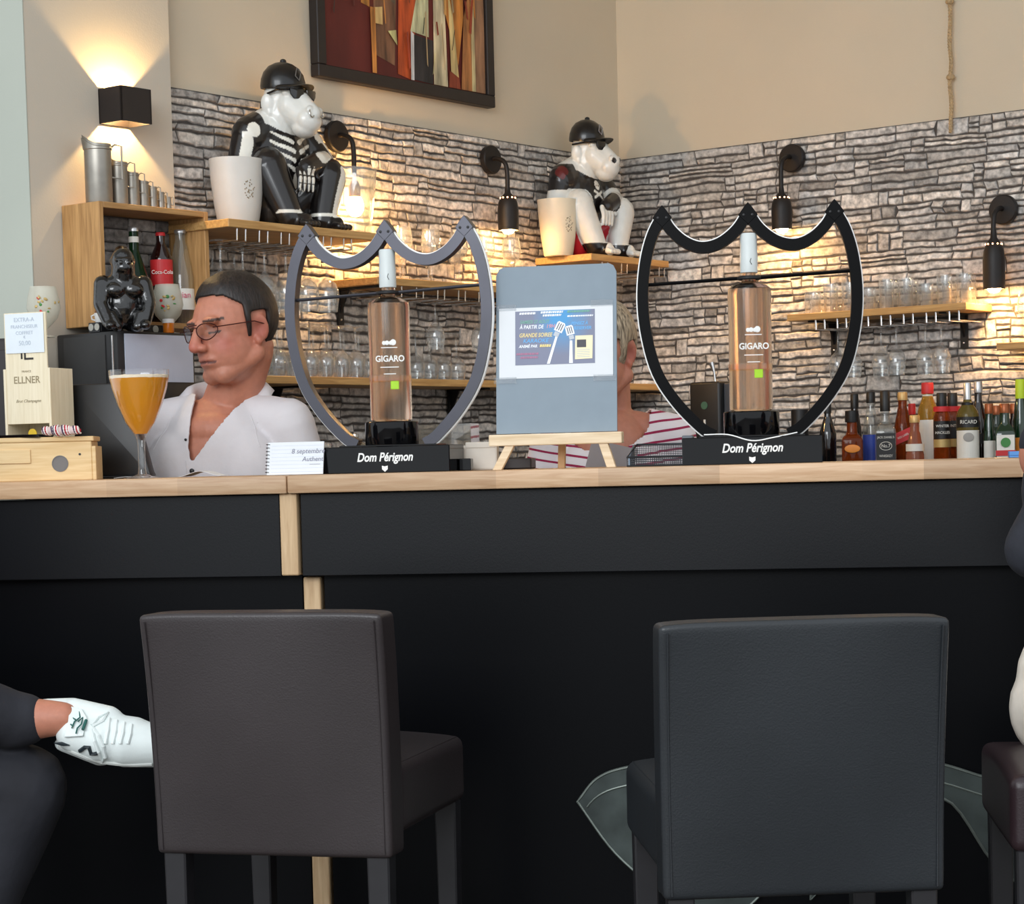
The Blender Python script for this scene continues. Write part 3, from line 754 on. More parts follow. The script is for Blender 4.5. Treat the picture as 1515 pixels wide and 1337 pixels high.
while zz > cz0 + 0.04:
    h = rnd.uniform(0.02, 0.034); x = ca + t_ + 0.002
    while x < cb_ - t_ - 0.02:
        w = min(rnd.uniform(0.05, 0.12), cb_ - t_ - 0.002 - x)
        bm = bm_new(); box(bm, x + 0.001, x + w - 0.001, -0.052 - rnd.uniform(0, 0.003), -0.046, max(zz - h, cz0 + t_) + 0.001, zz - 0.001, 0.003, 1)
        me = bpy.data.meshes.new('stone'); bm.to_mesh(me); bm.free(); t = rnd.uniform(0.12, 0.3); paint(me, np.tile(np.array([t * 1.08, t, t * 0.93], np.float32), (len(me.vertices), 1)))
        obj('stone', me, m_stone, bp_)
        x += w
    zz -= h

# ---------------------------------------------------------------- pewter measuring jugs
m_pewter = mat('pewter', srgb(160, 155, 146), 0.42, 0.9, var=0.12, scale=20)
sizes = [(147, 0.030, 0.132, 'largest'), (176, 0.0215, 0.098, 'second largest'), (196, 0.0165, 0.078, 'third'), (212, 0.013, 0.062, 'fourth'), (226, 0.0105, 0.052, 'fifth'), (238, 0.0085, 0.042, 'second smallest'), (249, 0.0068, 0.033, 'smallest')]
for px, r_, h_, nm in sizes:
    q = A(px, 300, 0.115)
    j = thing('measuring_jug', 'pewter measuring jug on the crate, %s of its row' % nm, 'jug', Aw(q.x, 0.115, cz1), R(8), 'pewter measuring jugs on the crate')
    b = bm_new(); lathe(b, [(r_ * 0.97, 0), (r_, 0.002), (r_ * 1.0, h_ * 0.9), (r_ * 1.06, h_ * 0.91), (r_ * 1.06, h_ * 0.94), (r_ * 1.0, h_ * 0.95), (r_ * 1.02, h_)], 28, cap1=False)
    lathe(b, [(r_ * 0.98, h_), (r_ * 0.94, h_ * 0.9), (r_ * 0.93, 0.004), (0, 0.004)], 28, cap0=False)
    for v in b.verts:       # the pouring lip, raised on the left
        if v.co.z > h_ * 0.94:
            k = max(0, -v.co.x / r_ + 0.1); v.co.z += h_ * 0.13 * k * k; v.co.x -= r_ * 0.22 * max(0, k - 0.4) ** 2
    obj('vessel', b, m_pewter, j, smooth=True)
    b = bm_new(); e = r_ * 1.75
    tube(b, [(r_ * 0.9, 0, h_ * 0.94), (r_ * 1.3, 0, h_ * 1.0), (e, 0, h_ * 0.97), (e, 0, h_ * 0.42), (r_ * 0.95, 0, h_ * 0.45)], max(0.0014, r_ * 0.075), 8); obj('handle', b, m_pewter, j)

# ---------------------------------------------------------------- bottles
def col_glass(name, col, trans=0.75, rough=0.04):
    if name in MATS: return MATS[name]
    m = mat(name, col, rough, var=0.05, scale=10); bb = m.node_tree.nodes['Principled BSDF']; bb.inputs['Transmission Weight'].default_value = trans; bb.inputs['IOR'].default_value = 1.3
    return m
def bottle(label, loc, H, r, glass, cap, capcol_h=0.03, neck_r=0.013, shoulder=0.6, neck=0.78, labels=(), square=False, words=(), group=None, rot=0.0, capr=1.12, name='spirit_bottle'):
    """labels: (z0, z1, material) bands in fractions of the height; words: (text, z, size, material)"""
    B_ = thing(name, label, 'bottle', loc, rot, group)
    zc = H - capcol_h
    prof = [(r * 0.9, 0), (r, 0.004), (r, H * shoulder), (r * 0.93, H * (shoulder + 0.04)), (neck_r * 1.25, H * neck), (neck_r, H * (neck + 0.04)), (neck_r, zc + 0.004)]
    n = 4 if square else 26
    b = bm_new()
    if square:
        t = bm_new(); lathe(t, [(p_[0] * (1.30 if p_[1] <= H * shoulder + 0.001 else (1.22 if p_[1] <= H * (shoulder + 0.041) else 1.0)), p_[1]) for p_ in prof[:4]] + [(neck_r * 1.4, H * neck)], 4, Matrix.Rotation(PI / 4, 4, 'Z'))
        bmesh.ops.bevel(t, geom=list(t.edges), offset=r * 0.14, segments=3, affect='EDGES', profile=0.5); merge(b, t)
        lathe(b, [(neck_r * 1.3, H * neck - 0.006), (neck_r, H * (neck + 0.03)), (neck_r, zc + 0.004)], 18)
    else: lathe(b, prof, n)
    obj('glass_body', b, glass, B_, smooth=True)
    b = bm_new(); lathe(b, [(neck_r * capr, zc), (neck_r * (capr + 0.02), zc + 0.002), (neck_r * capr, H - 0.002), (neck_r * capr * 0.9, H)], 20); obj('cap', b, cap, B_, smooth=True)
    for z0, z1, lm in labels:
        b = bm_new(); k = r * 0.93 if square else r + 0.0006
        if square: box(b, -k * 0.9, k * 0.9, -r * 0.925 - 0.0009, -r * 0.925 + 0.0008, H * z0, H * z1)
        elif z0 > neck: lathe(b, [(neck_r + 0.0008, H * z0), (neck_r + 0.0008, H * z1)], 20, cap0=False, cap1=False)
        else:
            g = [(k * math.sin(R(a)), -k * math.cos(R(a))) for a in range(-75, 76, 10)]
            vs = [[b.verts.new((x, y, H * z)) for x, y in g] for z in (z0, z1)]
            for i in range(len(g) - 1): b.faces.new((vs[0][i], vs[0][i + 1], vs[1][i + 1], vs[1][i]))
        obj('paper_label', b, lm, B_)
    for w, z, sz, wm in words:
        text('lettering', w, sz, wm, B_, (0, -(r + 0.0016), H * z), sx=0.9)
    return B_
g_green = col_glass('green_glass', srgb(30, 74, 40)); g_clear = thin_glass('bottle_clear', (0.86, 0.9, 0.88), f0=1.45); g_cola = mat('cola_dark', srgb(30, 10, 8), 0.05, var=0.05, coat=0.5)
g_amber = col_glass('amber_spirit', srgb(150, 66, 22), 0.6); g_brown = mat('brown_glass', srgb(28, 16, 11), 0.06, var=0.05, coat=0.6); g_dark = mat('dark_glass', srgb(14, 14, 16), 0.06, var=0.05, coat=0.6)
g_gold = col_glass('gold_spirit', srgb(196, 150, 60), 0.65); g_jgreen = mat('deep_green_glass', srgb(14, 44, 24), 0.06, var=0.05, coat=0.6); g_pink = col_glass('pink_liqueur', srgb(178, 110, 84), 0.5)
p_red = mat('label_red', srgb(196, 36, 40), 0.5); p_white = mat('label_white', srgb(228, 224, 214), 0.55, var=0.03); p_black = mat('label_black', srgb(16, 16, 17), 0.45); p_gold = mat('label_gold', srgb(188, 160, 100), 0.4, 0.3)
p_orange = mat('label_orange', srgb(226, 138, 50), 0.5); p_blue = mat('label_blue', srgb(40, 70, 170), 0.5); p_lime = mat('label_lime', srgb(190, 214, 40), 0.5); p_silver = mat('cap_silver', srgb(200, 200, 200), 0.3, 0.8)
p_pinktxt = mat('label_pink_text', srgb(206, 80, 110), 0.5); p_greentxt = mat('label_green_mark', srgb(60, 130, 60), 0.5)
def a_bottle(px, ytop, off, zb, label, r, glass, cap, **kw):
    q = A(px, ytop, off); return bottle(label, Aw(q.x, off, zb), q.z - zb, r, glass, cap, rot=R(12), **kw)
zc_ = cz0 + t_
a_bottle(197, 336, 0.10, zc_, 'green wine bottle with a white neck band in the crate', 0.032, g_green, p_silver, capcol_h=0.01, labels=((0.84, 0.9, p_white),), name='wine_bottle', neck_r=0.011, shoulder=0.45, neck=0.72)
cb2 = a_bottle(237, 344, 0.10, zc_, 'dark cola bottle with a red label in the crate', 0.026, g_cola, p_red, capcol_h=0.008, labels=((0.42, 0.70, p_red),), words=(('Coca-Cola', 0.56, 0.0125, p_white),), name='cola_bottle', neck_r=0.010, shoulder=0.7, neck=0.86)
a_bottle(266, 340, 0.10, zc_, 'clear water bottle with a white and pink label in the crate', 0.029, g_clear, p_silver, capcol_h=0.008, labels=((0.16, 0.38, p_white),), words=(('evian', 0.31, 0.02, p_pinktxt),), name='water_bottle', neck_r=0.012, shoulder=0.5, neck=0.84)
a_bottle(163, 440, 0.08, zc_, 'small red can at the left end of the crate', 0.022, mat('can_red', srgb(150, 30, 30), 0.35, 0.4), p_silver, capcol_h=0.006, name='drink_can', neck_r=0.019, shoulder=0.85, neck=0.92)
# ================================================================ things on the bar
m_framegrey = mat('display_frame_grey', srgb(72, 72, 78), 0.32, 0.8, var=0.08, scale=8)
m_frameblack = mat('display_frame_black', srgb(7, 7, 8), 0.4, 0.0, var=0.08, spec=0.08)
m_led = mat('led_strip_white', (0.9, 0.9, 0.88), 0.4, var=0.02, emit=(1.0, 0.96, 0.9), estr=0.05)
m_print = mat('print_white', (0.85, 0.85, 0.82), 0.5, var=0.02)
SIDE = [(.162, .474), (.182, .436), (.196, .384), (.202, .317), (.196, .249), (.177, .178), (.141, .12), (.095, .071), (.07, .056)]
SCAL = [(-.162, .474), (-.147, .448), (-.121, .424), (-.089, .412), (-.054, .419), (-.022, .443), (0, .474)]
def bottle_display(label, x, back, rot, mf, blabel):
    D = thing('bottle_display', label, 'display stand', Cw(x, back, TOP), rot)
    b = bm_new(); box(b, -0.132, 0.132, -0.05, 0.05, 0.0, 0.052, 0.0015, 1); base = obj('base', b, m_blackgloss, D)
    text('lettering', 'Dom Pérignon', 0.0235, m_print, base, (0.0, -0.0504, 0.030), shear=0.25, sx=0.82, bold=0.0006)
    b = bm_new(); prism(b, [(-.006, .014), (0, .0125), (.006, .014), (.0058, .007), (0, .002), (-.0058, .007)], -0.0509, -0.0501); obj('shield_mark', b, m_print, base)
    b = bm_new(); box(b, -0.1, 0.1, -0.03, 0.035, 0.052, 0.0545); obj('foot_plate', b, m_blackgloss, D)
    b = bm_new(); lathe(b, [(0.052, 0.0545), (0.053, 0.056), (0.053, 0.098), (0.051, 0.100), (0, 0.100)], 40); obj('bottle_pedestal', b, m_blackgloss, D, smooth=True)
    Rs, Ls, Sc = bez(SIDE, 5), bez([(-p[0], p[1]) for p in SIDE], 5), bez(SCAL, 5)
    Sc2 = [(-p[0], p[1]) for p in reversed(Sc)]
    for nm, pl, sg in (('frame_side', Rs, 1), ('frame_side', Ls, -1), ('frame_scallop', Sc, 1), ('frame_scallop', Sc2, 1)):
        b = bm_new(); ribbon(b, pl, 0.0205, -0.012, 0.014); fr = obj(nm, b, mf, D)
        b = bm_new(); ribbon(b, pl[1:-1], 0.0024, -0.005, 0.004, offset=sg * 0.0116); obj('led_strip', b, m_led, fr)
    for tx in (-.162, 0, .162):
        b = bm_new(); prism(b, [(tx - .0185, .470), (tx - .007, .486), (tx, .494), (tx + .007, .486), (tx + .0185, .470), (tx, .452)], -0.0125, 0.0145, 0.001); tip = obj('frame_tip', b, mf, D)
        for sx in (-1, 1):
            b = bm_new(); ell(b, (tx + sx * 0.008, -0.013, 0.470), (0.0028, 0.0012, 0.0028), u=8, v=6); obj('rivet', b, m_black, tip)
    b = bm_new(); tube(b, [(-.2, 0, .345), (-0.018, 0, .352)], 0.0033, 8); obj('neck_rod', b, mf, D)
    b = bm_new(); tube(b, [(.018, 0, .352), (.2, 0, .360)], 0.0033, 8); obj('neck_rod', b, mf, D)
    b = bm_new(); tube(b, [(0.0195 * math.cos(2 * PI * k / 24), 0.0195 * math.sin(2 * PI * k / 24), .352) for k in range(24)], 0.004, 8, closed=True); obj('neck_ring', b, m_black, D)
    if mf is m_frameblack:
        b = bm_new(); tube(b, bez([(-.09, -.03, .0575), (-.045, -.046, .0565), (.0, -.053, .044), (.04, -.053, .049), (.085, -.035, .0575)], 6), .0012, 6); obj('led_cable', b, m_led, D)
    # the rosé bottle standing in it
    W = thing('wine_bottle', blabel, 'bottle', Cw(x, back, TOP + 0.1), R(2))
    b = bm_new(); lathe(b, [(0.036, 0), (0.0405, 0.003), (0.0412, 0.01), (0.0405, 0.14), (0.0415, 0.222), (0.040, 0.232), (0.031, 0.239), (0.016, 0.243), (0.0128, 0.25), (0.0125, 0.27)], 40)
    obj('rose_wine', b, liquid('rose_wine', (0.98, 0.74, 0.56), rough=0.16), W, smooth=True)
    b = bm_new(); lathe(b, [(0.0165, 0.262), (0.0168, 0.264), (0.0168, 0.300), (0.0160, 0.302), (0.0160, 0.333), (0.0145, 0.336), (0, 0.336)], 32); cp = obj('capsule', b, mat('capsule_pale_grey', srgb(206, 212, 210), 0.4, var=0.02), W, smooth=True)
    b = bm_new(); tube(b, [(0.002, -0.0169, 0.288), (0.000, -0.0171, 0.282), (0.003, -0.0169, 0.276)], 0.0006, 6); obj('capsule_mark', b, m_black, cp)
    text('lettering', 'GIGARO', 0.0165, m_print, W, (0.001, -0.0426, 0.121), bold=0.0004, sx=0.9)
    for nm, z, w in (('label_line', 0.143, 0.016), ('label_line', 0.105, 0.018), ('label_line', 0.092, 0.012)):
        b = bm_new(); box(b, -w, w, -0.0428, -0.0422, z - 0.0008, z + 0.0008); obj(nm, b, m_print, W)
    for dx, r_ in ((-0.010, 0.004), (-0.004, 0.0045), (0.003, 0.004), (0.008, 0.006)):
        b = bm_new(); ell(b, (dx, -0.0422, 0.150 + r_ * 0.5), (r_, 0.0006, r_), u=10, v=8); obj('label_flourish', b, m_print, W)
    b = bm_new(); box(b, 0.001, 0.017, -0.0424, -0.0414, 0.062, 0.078, 0.0008, 1); obj('green_seal', b, mat('seal_green', srgb(166, 214, 40), 0.5), W)
    b = bm_new(); lathe(b, [(0.0419, 0.079), (0.0419, 0.090)], 40, cap0=False, cap1=False); obj('amber_band', b, thin_glass('amber_band', (0.95, 0.72, 0.45)), W, smooth=True)
    return D
xL, xR = Cpx(581, 0.085), Cpx(1113, 0.085)
bottle_display('shield-shaped bottle display with a silver-grey frame, beside the squared notepad', xL, 0.088, R(-15), m_framegrey, 'rosé wine bottle standing in the silver-grey shield frame')
bottle_display('shield-shaped bottle display with a black frame, beside the wire mesh tray', xR, 0.088, R(-6), m_frameblack, 'rosé wine bottle standing in the black shield frame')

# ---------------------------------------------------------------- easel with board and poster
EX = Cpx(826, 0.075)
E_ = thing('table_easel', 'small pale wooden easel on the bar holding the grey board', 'easel', Cw(EX, 0.075, TOP), ROT_C)
K = 0.00131
b = bm_new(); box(b, -0.130, 0.130, -0.030, 0.0, 0.046, 0.068, 0.002); obj('tray', b, m_pine, E_)
for x0, x1, y0 in ((-0.088, -0.116, -0.034), (0.092, 0.108, -0.034)):
    b = bm_new(); prism(b, [(x1 - .009, 0), (x1 + .009, 0), (x0 + .009, .05), (x0 - .009, .05)], -0.026, -0.012, 0.001); obj('front_leg', b, m_pine, E_)
b = bm_new(); prism(b, [(-.010, 0), (.004, 0), (.006, .05), (-.008, .05)], 0.05, 0.062, 0.001); box(b, -0.008, 0.006, 0.0, 0.062, 0.05, 0.06); obj('rear_leg', b, wood('easel_rear', srgb(178, 134, 84), srgb(200, 156, 104), 'Z'), E_)
b = bm_new(); prism(b, [(-.010, .06), (.010, .06), (.010, .26), (-.010, .26)], 0.012, 0.022, mtx=Matrix.Translation((0, 0, 0)) @ Matrix.Rotation(R(-8), 4, 'X')); obj('mast', b, m_pine, E_)
board = thing('display_board', 'blue-grey clipboard propped on the easel with a poster taped on', 'board', Cw(EX, 0.068, TOP + 0.069), (R(-7), 0, ROT_C + R(1)))
b = bm_new(); t = bm_new(); prism(t, [(-.118, 0), (.118, 0), (.118, .31), (.112, .322), (.104, .326), (-.104, .326), (-.112, .322), (-.118, .31)], -0.003, 0.003); merge(b, t)
obj('panel', b, mat('board_blue_grey', srgb(130, 144, 155), 0.6, var=0.02), board)
m_paper = mat('paper_white', (0.74, 0.76, 0.78), 0.6, var=0.01)
b = bm_new(); box(b, -.112, .111, -0.0042, -0.0032, .107, .245); sheet = obj('paper_sheet', b, m_paper, board)
for x, z in ((-.1, .246), (.09, .249), (-.1, .104), (.095, .104)):
    b = bm_new(); box(b, x - .022, x + .022, -0.0047, -0.0043, z - .006, z + .006); obj('tape', b, thin_glass('clear_tape', (0.93, 0.94, 0.95), refl=0.15, haze=0.03), board)
def poster_mat():
    m = bpy.data.materials.new('poster_print'); nt, bb = nodes_of(m); N, L = nt.nodes, nt.links
    tc = N.new('ShaderNodeTexCoord'); nz = N.new('ShaderNodeTexNoise'); nz.inputs['Scale'].default_value = 18; nz.inputs['Detail'].default_value = 4; L.new(tc.outputs['Object'], nz.inputs['Vector'])
    mp = N.new('ShaderNodeMapping'); mp.inputs['Location'].default_value = (-0.012, 0, -0.165); mp.inputs['Scale'].default_value = (1, 0, 0.7); mp.vector_type = 'POINT'; L.new(tc.outputs['Object'], mp.inputs[0])
    ln = N.new('ShaderNodeVectorMath'); ln.operation = 'LENGTH'; L.new(mp.outputs[0], ln.inputs[0])
    mr = N.new('ShaderNodeMapRange'); mr.inputs['From Min'].default_value = 0.06; mr.inputs['From Max'].default_value = 0.005; L.new(ln.outputs['Value'], mr.inputs[0])
    ad = N.new('ShaderNodeMath'); ad.operation = 'MULTIPLY'; L.new(mr.outputs[0], ad.inputs[0]); L.new(nz.outputs['Fac'], ad.inputs[1])
    rp = N.new('ShaderNodeValToRGB'); rp.color_ramp.elements[0].color = (*srgb(122, 127, 150), 1); rp.color_ramp.elements[1].color = (*srgb(66, 150, 206), 1); rp.color_ramp.elements[1].position = 0.42
    L.new(ad.outputs[0], rp.inputs[0]); L.new(rp.outputs[0], bb.inputs['Base Color']); bb.inputs['Roughness'].default_value = 0.5
    return m
b = bm_new(); box(b, -.080, .076, -0.0048, -0.0043, .133, .238); poster = obj('poster', b, poster_mat(), sheet)
pc = {k: mat('poster_ink_' + k, srgb(*v), 0.5, var=0.02) for k, v in dict(white=(240, 244, 250), green=(110, 168, 150), red=(214, 150, 160), yellow=(238, 214, 140), blue=(96, 170, 226), grey=(190, 196, 204), dark=(60, 58, 66), cream=(246, 232, 190), rose=(170, 110, 140)).items()}
def pt(s, x, z, size, c, sx=1.0): text('poster_lettering', s, size * 1.28, pc[c], poster, (x, -0.0050, z), shear=0.2, ext=0.0001, bold=0.0002, sx=sx)
pt('SAMEDI 27 AOUT', -.042, .2165, .0072, 'green', .8); pt('À PARTIR DE', -.048, .2065, .0080, 'white', .8); pt('19H', -.011, .207, .0080, 'red'); pt('GRANDE SOIREE', -.040, .1905, .0085, 'yellow', .8); pt('KARAOKE', -.040, .1795, .0085, 'blue')
pt('ANIMÉ PAR', -.055, .1690, .0062, 'white', .9); pt('PENSEZ À', .046, .211, .0065, 'blue', .9); pt('RESERVER', .052, .2015, .0068, 'blue', .9)
def flat(name, pts, c, k, par=poster):
    bm = bm_new(); prism(bm, pts, -0.0052 - 0.0002 * k, -0.0049 - 0.0002 * k); obj(name, bm, pc[c], par)
def rotp(pts, a, cx, cz): return [(cx + x * math.cos(R(a)) - z * math.sin(R(a)), cz + x * math.sin(R(a)) + z * math.cos(R(a))) for x, z in pts]
rs_ = random.Random(5)
def smear(x0, x1, z, h, c):                          # small print too blurred to read
    x = x0
    while x < x1:
        w = rs_.uniform(.002, .005); flat('small_print', [(x, z - h / 2), (min(x + w, x1), z - h / 2), (min(x + w, x1) + .001, z + h / 2), (x + .001, z + h / 2)], c, 1); x += w + .0009
smear(-.072, -.040, .2335, .004, 'white'); smear(-.030, .014, .2345, .004, 'white'); smear(-.026, .010, .2285, .004, 'white'); smear(.022, .066, .2345, .004, 'green'); smear(.022, .072, .2255, .003, 'white')
smear(-.032, -.010, .1695, .005, 'yellow'); smear(-.078, -.035, .1545, .004, 'rose'); smear(-.070, -.036, .1475, .004, 'rose')
for cx, cz, a, sc_ in ((.008, .205, -26, 1.0), (.027, .198, 14, .92)):
    w, h = .0085 * sc_, .010 * sc_
    flat('microphone_head', rotp([(-w, -h), (w, -h), (w, h * .7), (w * .7, h), (-w * .7, h), (-w, h * .7)], a, cx, cz), 'white', 1)
    for i in (-.5, 0, .5): flat('microphone_grille', rotp([(w * i - .0008, -h * .7), (w * i + .0008, -h * .7), (w * i + .0008, h * .7), (w * i - .0008, h * .7)], a, cx, cz), 'dark', 2)
    flat('microphone_neck', rotp([(-w * .6, -h * 2), (w * .6, -h * 2), (w * .6, -h * 1.1), (-w * .6, -h * 1.1)], a, cx, cz), 'grey', 1)
for p in ([(-.018, .134), (-.012, .134), (.0035, .186), (-.001, .187)], [(.0255, .134), (.033, .134), (.032, .178), (.027, .178)]): flat('microphone_stand', p, 'white', 1)
flat('inset_card', [(.037, .141), (.071, .142), (.072, .187), (.038, .187)], 'cream', 1); flat('inset_photo', [(.041, .164), (.059, .164), (.059, .179), (.041, .179)], 'dark', 2)
for i in range(5): flat('inset_line', [(.041, .145 + i * .0035), (.066, .145 + i * .0035), (.066, .146 + i * .0035), (.041, .146 + i * .0035)], 'grey', 2)

# ---------------------------------------------------------------- wire mesh tray, card holder
WX0, WX1 = Cpx(931, 0.06), Cpx(1024, 0.06)
T_ = thing('wire_tray', 'black wire mesh card tray beside the black-framed display', 'tray', Cw((WX0 + WX1) / 2, 0.07, TOP), ROT_C)
hw_ = (WX1 - WX0) / 2
m_wire = mat('wire_mesh', srgb(48, 50, 54), 0.4, 0.6)
m_trayg = mat('tray_blue_grey', srgb(104, 118, 132), 0.4, 0.4)
b = bm_new(); tube(b, [(-hw_, -.035, .018), (hw_, -.035, .018), (hw_ - .01, .03, .042), (-hw_ + .01, .03, .042)], 0.0022, 6, closed=True); tube(b, [(-hw_, -.035, .002), (hw_, -.035, .002), (hw_, .035, .002), (-hw_, .035, .002)], 0.002, 6, closed=True); obj('rim', b, m_wire, T_)
for sx in (-1, 1):
    b = bm_new(); prism(b, [(-.036, .002), (.036, .002), (.03, .042), (-.036, .018)], -.0015, .0015, mtx=Matrix.Translation((sx * (hw_ - .004), 0, 0)) @ Matrix.Rotation(PI / 2, 4, 'Z')); obj('side_plate', b, m_trayg, T_)
for nm, c0, ux, uz in (('mesh_panel', Vector((-hw_, -.035, .002)), Vector((2 * hw_, 0, 0)), Vector((0, 0, .016))), ('mesh_panel', Vector((-hw_ + .005, .03, .002)), Vector((2 * hw_ - .01, 0, 0)), Vector((0, 0, .040)))):
    b = bm_new(); nx, nz_ = 32, max(4, int(uz.length / .0036))
    for i in range(nx + 1): tube(b, [c0 + ux * (i / nx), c0 + ux * (i / nx) + uz], 0.0007, 4)
    for i in range(nz_ + 1): tube(b, [c0 + uz * (i / nz_), c0 + uz * (i / nz_) + ux], 0.0007, 4)
    tag(obj(nm, b, m_wire, T_), kind='stuff')
b = bm_new(); box(b, -hw_ + .004, hw_ - .004, -.032, .03, 0, .002); obj('bottom', b, m_wire, T_)
b = bm_new(); box(b, -.011, .011, -.01, .01, 0, .058, .002); tag(obj('card_reader', b, mat('reader_grey', srgb(110, 118, 126), 0.4), None, Cw(Cpx(1019, 0.16), 0.16, TOP), ROT_C), 'small grey card reader standing behind the wire tray', 'card reader')

# ---------------------------------------------------------------- squared notepad
N_ = thing('notepad', 'squared spiral notepad page leaning on the grey-framed display base', 'notepad', Cw(Cpx(437, 0.035), 0.03, TOP), (R(-12), 0, ROT_C - R(2)))
b = bm_new(); box(b, -.058, .058, 0, .003, 0.001, .066); pg = obj('page', b, m_paper, N_)
m_line = mat('grid_line', srgb(176, 186, 214), 0.6)
for i in range(8):
    b = bm_new(); box(b, -.050, .058, -.0002, .0, .006 + i * .0075, .0063 + i * .0075); obj('ruled_line', b, m_line, pg)
for i in range(9):
    b = bm_new(); tube(b, [(-.0575 + .0035 * math.cos(a), -.0005 + .003 * math.sin(a), .006 + i * .007) for a in [k * PI / 4 for k in range(8)]], 0.0006, 5, closed=True); obj('spiral_ring', b, m_wire, N_)
m_pen = mat('pen_grey', srgb(128, 128, 148), 0.6)
text('handwriting', '8 septembre', .0135, m_pen, pg, (.026, -.0006, .047), shear=.15, ext=.0001); text('handwriting', 'Authent', .013, m_pen, pg, (.036, -.0006, .031), shear=.15, ext=.0001)
b = bm_new(); box(b, .03, .052, -.0005, -.0001, .0205, .0212); obj('underline', b, m_pen, pg)

# ---------------------------------------------------------------- wooden boxes at the left
m_boxw = wood('box_wood', srgb(214, 178, 122), srgb(232, 202, 152), 'X', 0.5)
m_boxp = wood('box_pale', srgb(226, 212, 180), srgb(240, 228, 200), 'Z', 0.6, streak=20)
x1_ = Cpx(126, 0.03); x0_ = x1_ - 0.245
Bx = thing('wine_box', 'long wooden wine box lying flat with a round rope hole', 'box', Cw((x0_ + x1_) / 2, 0.085, TOP), R(3))
hw2 = (x1_ - x0_) / 2
b = bm_new(); box(b, -hw2, hw2 - .008, -.048, .048, 0, .078, .0015, 1); obj('body', b, m_boxw, Bx)
b = bm_new(); box(b, hw2 - .0078, hw2, -.048, .048, 0, .068, .001, 1); obj('end_board', b, m_boxw, Bx)
b = bm_new(); box(b, -hw2, hw2 - .003, -.05, .05, .0782, .088, .0015, 1); obj('lid', b, m_boxw, Bx)
b = bm_new(); box(b, -hw2, -hw2 + .115, -.052, -.0482, .036, .064, .001, 1); obj('raised_batten', b, m_boxw, Bx)
b = bm_new(); lathe(b, [(.0165, 0), (.0165, .0012), (.015, .0012), (.015, .0002), (0, .0002)], 28, Matrix.Translation((hw2 - .072, -.048, .034)) @ Matrix.Rotation(PI / 2, 4, 'X')); obj('round_plug', b, mat('plug_grey', srgb(112, 108, 106), 0.6), Bx, smooth=True)
b = bm_new(); lathe(b, [(.0025, 0), (.0025, .0008), (0, .0008)], 12, Matrix.Translation((hw2 - .032, -.048, .052)) @ Matrix.Rotation(PI / 2, 4, 'X')); obj('peg_hole', b, m_black, Bx)
TZ = TOP + .088
b = bm_new(); box(b, -.075, .075, -.04, .035, 0, .006, .001, 1); tag(obj('tablet', b, m_blackgloss, None, Cw(Cpx(20, .07), .07, TZ), ROT_C), 'flat black tablet lying on the long wooden wine box', 'tablet')
# twine
tw = thing('twine_bundle', 'bundle of red and white twine on the long wooden box', 'twine', Cw(Cpx(92, .045), .045, TZ + .0005), ROT_C)
for k, (cm, nm) in enumerate((('white', 'twine_white'), ('red', 'twine_red'), ('white', 'twine_white'), ('navy', 'twine_navy'))):
    m_ = mat('twine_' + cm, srgb(*dict(white=(236, 228, 222), red=(176, 40, 56), navy=(60, 40, 70))[cm]), 0.9, var=0.1, scale=200)
    b = bm_new(); pts = []
    for i in range(70):
        a = i * 0.62 + k * 1.57; x = -.04 + .08 * i / 69
        rr = .0105 - .004 * abs(i / 34.5 - 1)
        pts.append((x + .004 * math.sin(a * .5), rr * math.cos(a), .012 + rr * math.sin(a)))
    tube(b, pts, .0018, 5); obj('twine_strand', b, m_, tw)
b = bm_new(); capsule(b, (-.032, 0, .0115), (.032, 0, .0115), .0085, .0085); obj('twine_core', b, mat('twine_core', srgb(214, 190, 186), 0.9), tw, smooth=True)
# upright box with sliding lid
ux = Cpx(62, .195)
U = thing('champagne_box', 'upright pale wooden champagne box with its lid slid half up', 'box', Cw(ux, .195, TOP), ROT_C + R(-9))
W2, D2, H2 = .056, .044, .232
for nm, a in (('side_panel', (-W2, -W2 + .006, -D2, D2, 0, H2)), ('side_panel', (W2 - .006, W2, -D2, D2, 0, H2)), ('back_panel', (-W2 + .006, W2 - .006, D2 - .006, D2, 0, H2)), ('bottom_panel', (-W2 + .006, W2 - .006, -D2, D2 - .006, 0, .006)), ('top_panel', (-W2 + .006, W2 - .006, -D2 + .008, D2 - .006, H2 - .006, H2))):
    b = bm_new(); box(b, *a, .0008, 1); obj(nm, b, m_boxp, U)
b = bm_new(); box(b, -W2 + .006, W2 - .006, -D2 + .001, -D2 + .006, .118, .347, .0008, 1); lid = obj('sliding_lid', b, m_boxp, U)
m_brand = mat('burnt_brand', srgb(150, 136, 106), 0.7); m_brandk = mat('brand_black', srgb(40, 36, 34), 0.6)
fy = -D2 + .0006
text('lettering', 'ELLNER', .0205, m_brand, lid, (0, fy, .208), ext=.0002, sx=.92, bold=.0002); text('lettering', 'FRANCE', .006, m_brand, lid, (0, fy, .226), ext=.0002); text('lettering', 'Brut Champagne', .0088, m_brand, lid, (0.002, fy, .165), shear=.35, ext=.0002)
for a in ((-.012, -.008, .252, .264), (-.004, 0.0, .252, .264), (-.004, .018, .250, .254)):
    b = bm_new(); box(b, a[0], a[1], fy - .0004, fy, a[2], a[3]); obj('brand_mark', b, m_brandk, lid)
b = bm_new(); box(b, -.046, .046, -D2 - .0015, -D2 - .0008, .264, .345); note = obj('price_note', b, mat('note_paper', srgb(222, 230, 236), 0.7, var=0.02), lid)
m_faint = mat('faint_pencil', srgb(182, 192, 204), 0.7)
